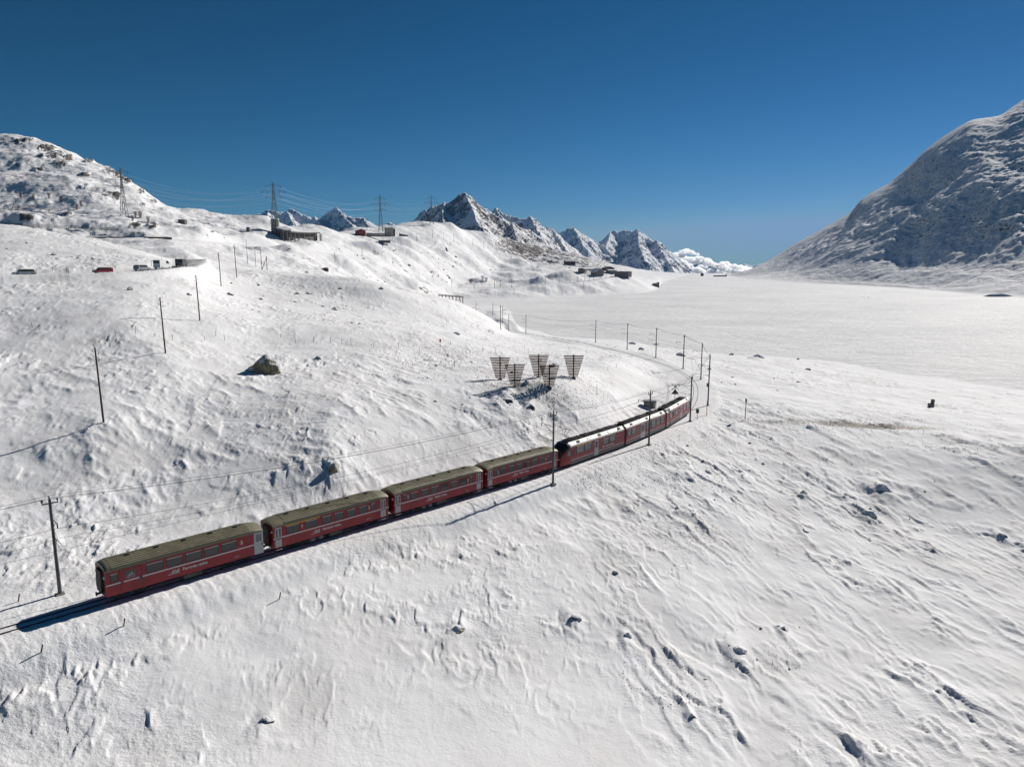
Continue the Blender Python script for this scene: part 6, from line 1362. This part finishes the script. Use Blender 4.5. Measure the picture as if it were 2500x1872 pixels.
# ------------------------------------------------------------------ boulders and rocks
def boulder(px, py, wpx, hpx, seed, label=None, grp=None, m='boulder', d0=40, name='boulder', dep=.9, peak=0.25, sub=4):
    p = (FEET.get((px, py)) or place(px, py, d0)).copy(); W = px_w(p, wpx) / 2; H = px_h(p, hpx); bm = bmesh.new(); bmesh.ops.create_icosphere(bm, subdivisions=sub, radius=1.0)
    rr_ = random.Random(seed); planes = [(Vector((rr_.gauss(0, 1), rr_.gauss(0, 1), rr_.gauss(0, .7))).normalized(), rr_.uniform(.62, .92)) for _ in range(16)]
    co = []
    for v in bm.verts:
        c = v.co.copy(); f = 1.0
        for n_, d_ in planes:
            k = c.dot(n_)
            if k > d_: f = min(f, d_ / k)
        c *= f; c.z = c.z * (1 + peak * max(0, 1 - math.hypot(c.x - .1, c.y) * 1.2)); v.co = c; co.append(c[:])
    co = np.array(co); n1 = fbm(co[:, 0] + co[:, 2] * .6 + seed, co[:, 1] - co[:, 2] * .4, .8, 4, seed, ridged=True); n2_ = fbm(co[:, 2] + seed, co[:, 0] - co[:, 1], .5, 3, seed + 3)
    for v, a, c in zip(bm.verts, n1, n2_): v.co *= 1 + .09 * a + .05 * c
    zmax = max(v.co.z for v in bm.verts)
    for v in bm.verts: v.co.x *= W; v.co.y *= W * dep; v.co.z = (v.co.z + .25) / (zmax + .25) * H if v.co.z > -.25 else (v.co.z + .25) * H
    me = bpy.data.meshes.new(name); bm.to_mesh(me); bm.free(); o = link(name, me, M[m]); o.location = p + Vector((0, W * dep * .5, -.12 * H)); o.rotation_euler = (0, 0, rr_.uniform(-.3, .3)); tag(o, label, 'boulder' if name == 'boulder' else 'rock', grp); return o
boulder(642, 911, 92, 50, 3, 'huge pointed boulder, partly snow covered, alone on the left slope', dep=.8, peak=1.0, sub=5)
boulder(811, 1152, 30, 24, 5, 'pointed lichen covered boulder on the bank above the second coach', peak=.5)
boulder(1283, 943, 26, 17, 6, 'triangular dark boulder between the front wind baffles', m='rockd', peak=.4)
boulder(1296, 1004, 24, 20, 7, 'dark brown boulder on the bank below the baffle knoll', m='rockd', peak=.3)
boulder(1239, 967, 26, 12, 8, 'low pale boulder in the shadow of the front baffle'); boulder(1236, 984, 44, 12, 9, 'long flat dark rock under the baffle shadows', m='rockd')
boulder(1351, 895, 17, 10, 10, 'rounded boulder peeping behind the front right baffle', m='rockd'); boulder(1112, 818, 30, 8, 11, 'flat rounded dark boulder on the smooth upper slope', m='rockd')
boulder(1544, 840, 22, 6, 12, 'flat dark rock right of a pole on the far arc', m='rockd'); boulder(1566, 854, 18, 7, 13, 'low dark rock between two poles of the far arc', m='rockd')
boulder(1853, 877, 32, 13, 14, 'largest dark rock on the lake side of the bend', m='rockd'); boulder(1787, 867, 14, 6, 15, 'small round rock left of the largest lake side rock', m='rockd'); boulder(1975, 903, 16, 5, 16, 'small dark rock right of the largest lake side rock', m='rockd')
boulder(1663, 868, 26, 8, 17, 'shadowed rock ledge between the poles of the bend', m='rockd'); boulder(1602, 843, 14, 5, 18, 'small dark rock behind the poles of the bend', m='rockd')
boulder(2160, 1205, 60, 24, 19, 'broad snow dusted boulder on the right hand slope', m='rockd'); boulder(2128, 1262, 44, 16, 20, 'low rock outcrop left below the broad boulder', m='rockd'); boulder(1962, 1208, 22, 12, 21, 'small dark rock on the right slope, left of the broad boulder', m='rockd')
boulder(1117, 1544, 36, 16, 22, 'olive brown stone in the foreground below the train'); boulder(1403, 1520, 40, 18, 23, 'dark rock with a shadowed hollow in the foreground', m='rockd'); boulder(1806, 1600, 44, 20, 24, 'dark rock in the rough patch of the right foreground', m='rockd')
boulder(1690, 1755, 24, 14, 25, 'dark stone low in the right foreground', m='rockd'); boulder(648, 1768, 40, 18, 26, 'small dark rock near the bottom edge, left of centre', m='rockd'); boulder(1532, 1560, 28, 16, 27, 'small dark rock right of the hollowed foreground rock', m='rockd')
boulder(1916, 1542, 24, 14, 28, 'small dark stone above the rough patch in the right foreground', m='rockd'); boulder(2292, 1694, 24, 12, 29, 'small stone near the right edge of the foreground', m='rockd'); boulder(1965, 1300, 22, 9, 30, 'brown stone on the smooth right slope', m='rockd'); boulder(2450, 1315, 22, 14, 31, 'dark stone near the right edge, above the foreground ripples', m='rockd')
boulder(316, 708, 16, 9, 32, 'grey stone on the slope below the cars', m='rockd'); boulder(560, 720, 18, 8, 33, 'grey stone right of the third telegraph pole', m='rockd'); boulder(460, 720, 14, 6, 34, 'small dark stone between the telegraph poles', m='rockd'); boulder(815, 757, 18, 9, 35, 'dark stone at the middle of the hillside', m='rockd')
boulder(753, 718, 18, 7, 36, 'dark flat stone near the hillside crest', m='rockd'); boulder(724, 718, 12, 6, 37, 'small stone left of the dark flat one near the crest', m='rockd'); boulder(778, 878, 22, 10, 38, 'dark stone right of the huge boulder', m='rockd'); boulder(930, 706, 14, 6, 39, 'small stone on the crest right of the hillside', m='rockd', d0=200)
boulder(130, 627, 14, 6, 40, 'small dark stone on the snow mound above the road', m='rockd', d0=200); boulder(2440, 725, 70, 9, 41, 'long dark rock shelf on the far right lake shore', m='rockd', d0=600, dep=.3); boulder(2420, 724, 40, 7, 42, 'shorter dark rock beside the shelf on the far right shore', m='rockd', d0=600, dep=.3)
# many small stones: real, individually placed
rr2 = random.Random(77); protos = []
for k in range(6):
    o = boulder(1500 + k, 1400, 14, 7, 100 + k, 'small dark stone just breaking through the snow', 'small stones breaking through the snow', 'rockd', name='stone', sub=2); protos.append((o, o.dimensions.x))
n_st = 0
zones = [(850, 1250, 880, 1000, 14, 60), (1640, 1900, 1080, 1240, 8, 60), (1780, 1960, 1520, 1640, 8, 40), (1480, 1760, 1600, 1760, 9, 40), (1880, 2450, 1060, 1300, 12, 60), (1700, 1960, 850, 960, 12, 80), (550, 900, 690, 800, 22, 100), (200, 560, 900, 1150, 8, 50), (600, 1100, 600, 700, 26, 300), (0, 320, 590, 650, 12, 200), (1050, 1420, 600, 690, 24, 500)]
for (xa, xb, ya, yb, n, d0) in zones:
    for _ in range(n):
        px, py = rr2.uniform(xa, xb), rr2.uniform(ya, yb); p = hit(px, py, d0)
        if p is None or p.z < .2: continue
        t, d = nearest_track(p)
        if d < 5: continue
        o0, dx = protos[rr2.randrange(6)]; o = o0.copy(); COL.objects.link(o); s = px_w(p, rr2.uniform(3, 9)) / max(dx, .1); o.scale = (s, s * rr2.uniform(.7, 1.3), s * rr2.uniform(.6, 1.1)); o.rotation_euler = (0, 0, rr2.uniform(0, 6.28)); o.location = p - Vector((0, 0, .10 * s)); n_st += 1
# grit and grass tips too many to count
rg = np.random.RandomState(5); vs = []; fs = []
def grit(px0, px1, py0, py1, n, s0, s1, d0=60):
    for _ in range(n):
        px = rg.uniform(px0, px1); py = rg.uniform(py0, py1); p = hit(px, py, d0)
        if p is None or p.z < .2: continue
        t, d = nearest_track(p)
        if d < 2.4: continue
        s = rg.uniform(s0, s1); o = len(vs); a = rg.uniform(0, 6.28)
        for k in range(3): vs.append((p.x + s * math.cos(a + k * 2.1), p.y + s * math.sin(a + k * 2.1), p.z - .03))
        vs.append((p.x + rg.uniform(-.3, .3) * s, p.y + rg.uniform(-.3, .3) * s, p.z + s * rg.uniform(.8, 2.0))); fs.extend([(o, o + 1, o + 3), (o + 1, o + 2, o + 3), (o + 2, o, o + 3)])
grit(1400, 1760, 1040, 1200, 900, .03, .09); grit(1700, 2450, 1000, 1100, 500, .03, .10); grit(1180, 1500, 920, 1000, 600, .04, .11); grit(900, 1450, 840, 930, 700, .05, .14); grit(1520, 1700, 1600, 1720, 200, .02, .06, 40); grit(1800, 1950, 1560, 1640, 120, .02, .06, 40); grit(1990, 2260, 1022, 1052, 260, .04, .10)
me = bpy.data.meshes.new('grit'); me.from_pydata(vs, [], fs); me.update(); tag(link('grit', me, mat('brown_grit', (0.09, 0.065, 0.045), .9)), kind='stuff')
# ------------------------------------------------------------------ two tiny walkers on the lake
def walker(px, py, label, jacket):
    w = world_pt(px, py, -41.9); r = empty('person', (w[0], w[1], 0.05)); r.rotation_euler = (0, 0, .5)
    J = [(0, 0, .92), (0, 0, 1.2), (0, 0, 1.45), (0, 0, 1.56), (0, .01, 1.68), (0, .02, 1.78), (.10, 0, .88), (.12, .12, .48), (.12, .02, .06), (.12, .16, .03), (-.10, 0, .88), (-.12, -.10, .48), (-.12, -.24, .08), (-.12, -.12, .03), (.19, 0, 1.42), (.26, .10, 1.15), (.26, .28, 1.0), (-.19, 0, 1.42), (-.26, -.06, 1.15), (-.26, .12, .98)]
    E = [(0, 1), (1, 2), (2, 3), (3, 4), (4, 5), (0, 6), (6, 7), (7, 8), (8, 9), (0, 10), (10, 11), (11, 12), (12, 13), (2, 14), (14, 15), (15, 16), (2, 17), (17, 18), (18, 19)]
    R = [.15, .15, .16, .06, .10, .08, .10, .075, .05, .04, .10, .075, .05, .04, .075, .055, .04, .075, .055, .04]
    me = bpy.data.meshes.new('body'); me.from_pydata(J, E, []); o = link('body', me, jacket, r); sk = o.modifiers.new('skin', 'SKIN')
    for v, q in zip(me.skin_vertices[0].data, R): v.radius = (q, q)
    me.skin_vertices[0].data[0].use_root = True
    o.modifiers.new('sub', 'SUBSURF').levels = 1; tag(r, label, 'person', None)
    for s in (-1, 1): b = MB(); b.bar((s * .3, .2, 1.0), (s * .34, .35, 0), .015, 4); b.build('ski_pole', M['black'], r)
walker(2109, 727, 'distant person in dark clothes walking on the lake, left of two', mat('dark_jacket', (.03, .03, .05), .8)); walker(2120, 727, 'distant person in a dark jacket walking on the lake, right of two', mat('navy_jacket', (.02, .03, .07), .8))
# a few small conifers at the station
def small_fir(px, py, D, lab, h):
    p = at_depth(px, py, D); r = empty('fir_tree', p); b = MB(); b.bar((0, 0, -.3), (0, 0, h * .9), .12, 6, .03); b.build('trunk', M['wood'], r); b = MB(); q = random.Random(int(px))
    for k in range(220):
        z = h * (.15 + .85 * q.random() ** .8); rad = (1 - z / h) * h * .27 * q.uniform(.5, 1) + .08; a = q.uniform(0, 6.28); c_ = Vector((rad * math.cos(a), rad * math.sin(a), z)); e = Vector((math.cos(a), math.sin(a), -.35)) * .35; s_ = Vector((-math.sin(a), math.cos(a), 0)) * .16; b.add([c_ - s_, c_ + s_, c_ + e], [(0, 1, 2)])
    b.build('crown', M['fir'], r); tag(r, lab, 'tree', 'small firs by the far station')
M['fir'] = mat('fir_needles', (0.02, 0.035, 0.022), .9)
small_fir(1419, 682, 1000, 'small dark fir left of the far station', 7); small_fir(1425, 690, 960, 'dark fir by the rails left of the far station', 9); small_fir(1477, 660, 1150, 'fir between the stone house and the dark gabled house', 7)
# ------------------------------------------------------------------ power cables
for k_ in range(8):
    b = MB(); 
    for (r0, e0), (r1, e1) in zip(PY[:-1], PY[1:]):
        P = r0.location + Vector((e0[k_][0], 0, e0[k_][1] * r0.scale.z)); Q = r1.location + Vector((e1[k_][0], 0, e1[k_][1] * r1.scale.z)); b.path(sag_line(P, Q, 9 if r0 is not PY[2][0] else 6, 24) + [Q], .045, 4)
    e = PY[0][1][k_]; P = PY[0][0].location + Vector((e[0], 0, e[1])); Q = P + Vector((-330, -60, 70)); b.path(sag_line(Q, P, 8, 20) + [P], .045, 4)
    o = b.build('power_cable', M['cond'])
    side = ['left', 'right', 'outer left', 'inner left', 'inner right', 'outer right', 'left', 'right'][k_]; arm = ['lowest', 'lowest', 'middle', 'middle', 'middle', 'middle', 'top', 'top'][k_]
    tag(o, 'power cable slung from the %s end of the %s pylon arms' % (side, arm), 'power cable', 'power cables between the pylons')
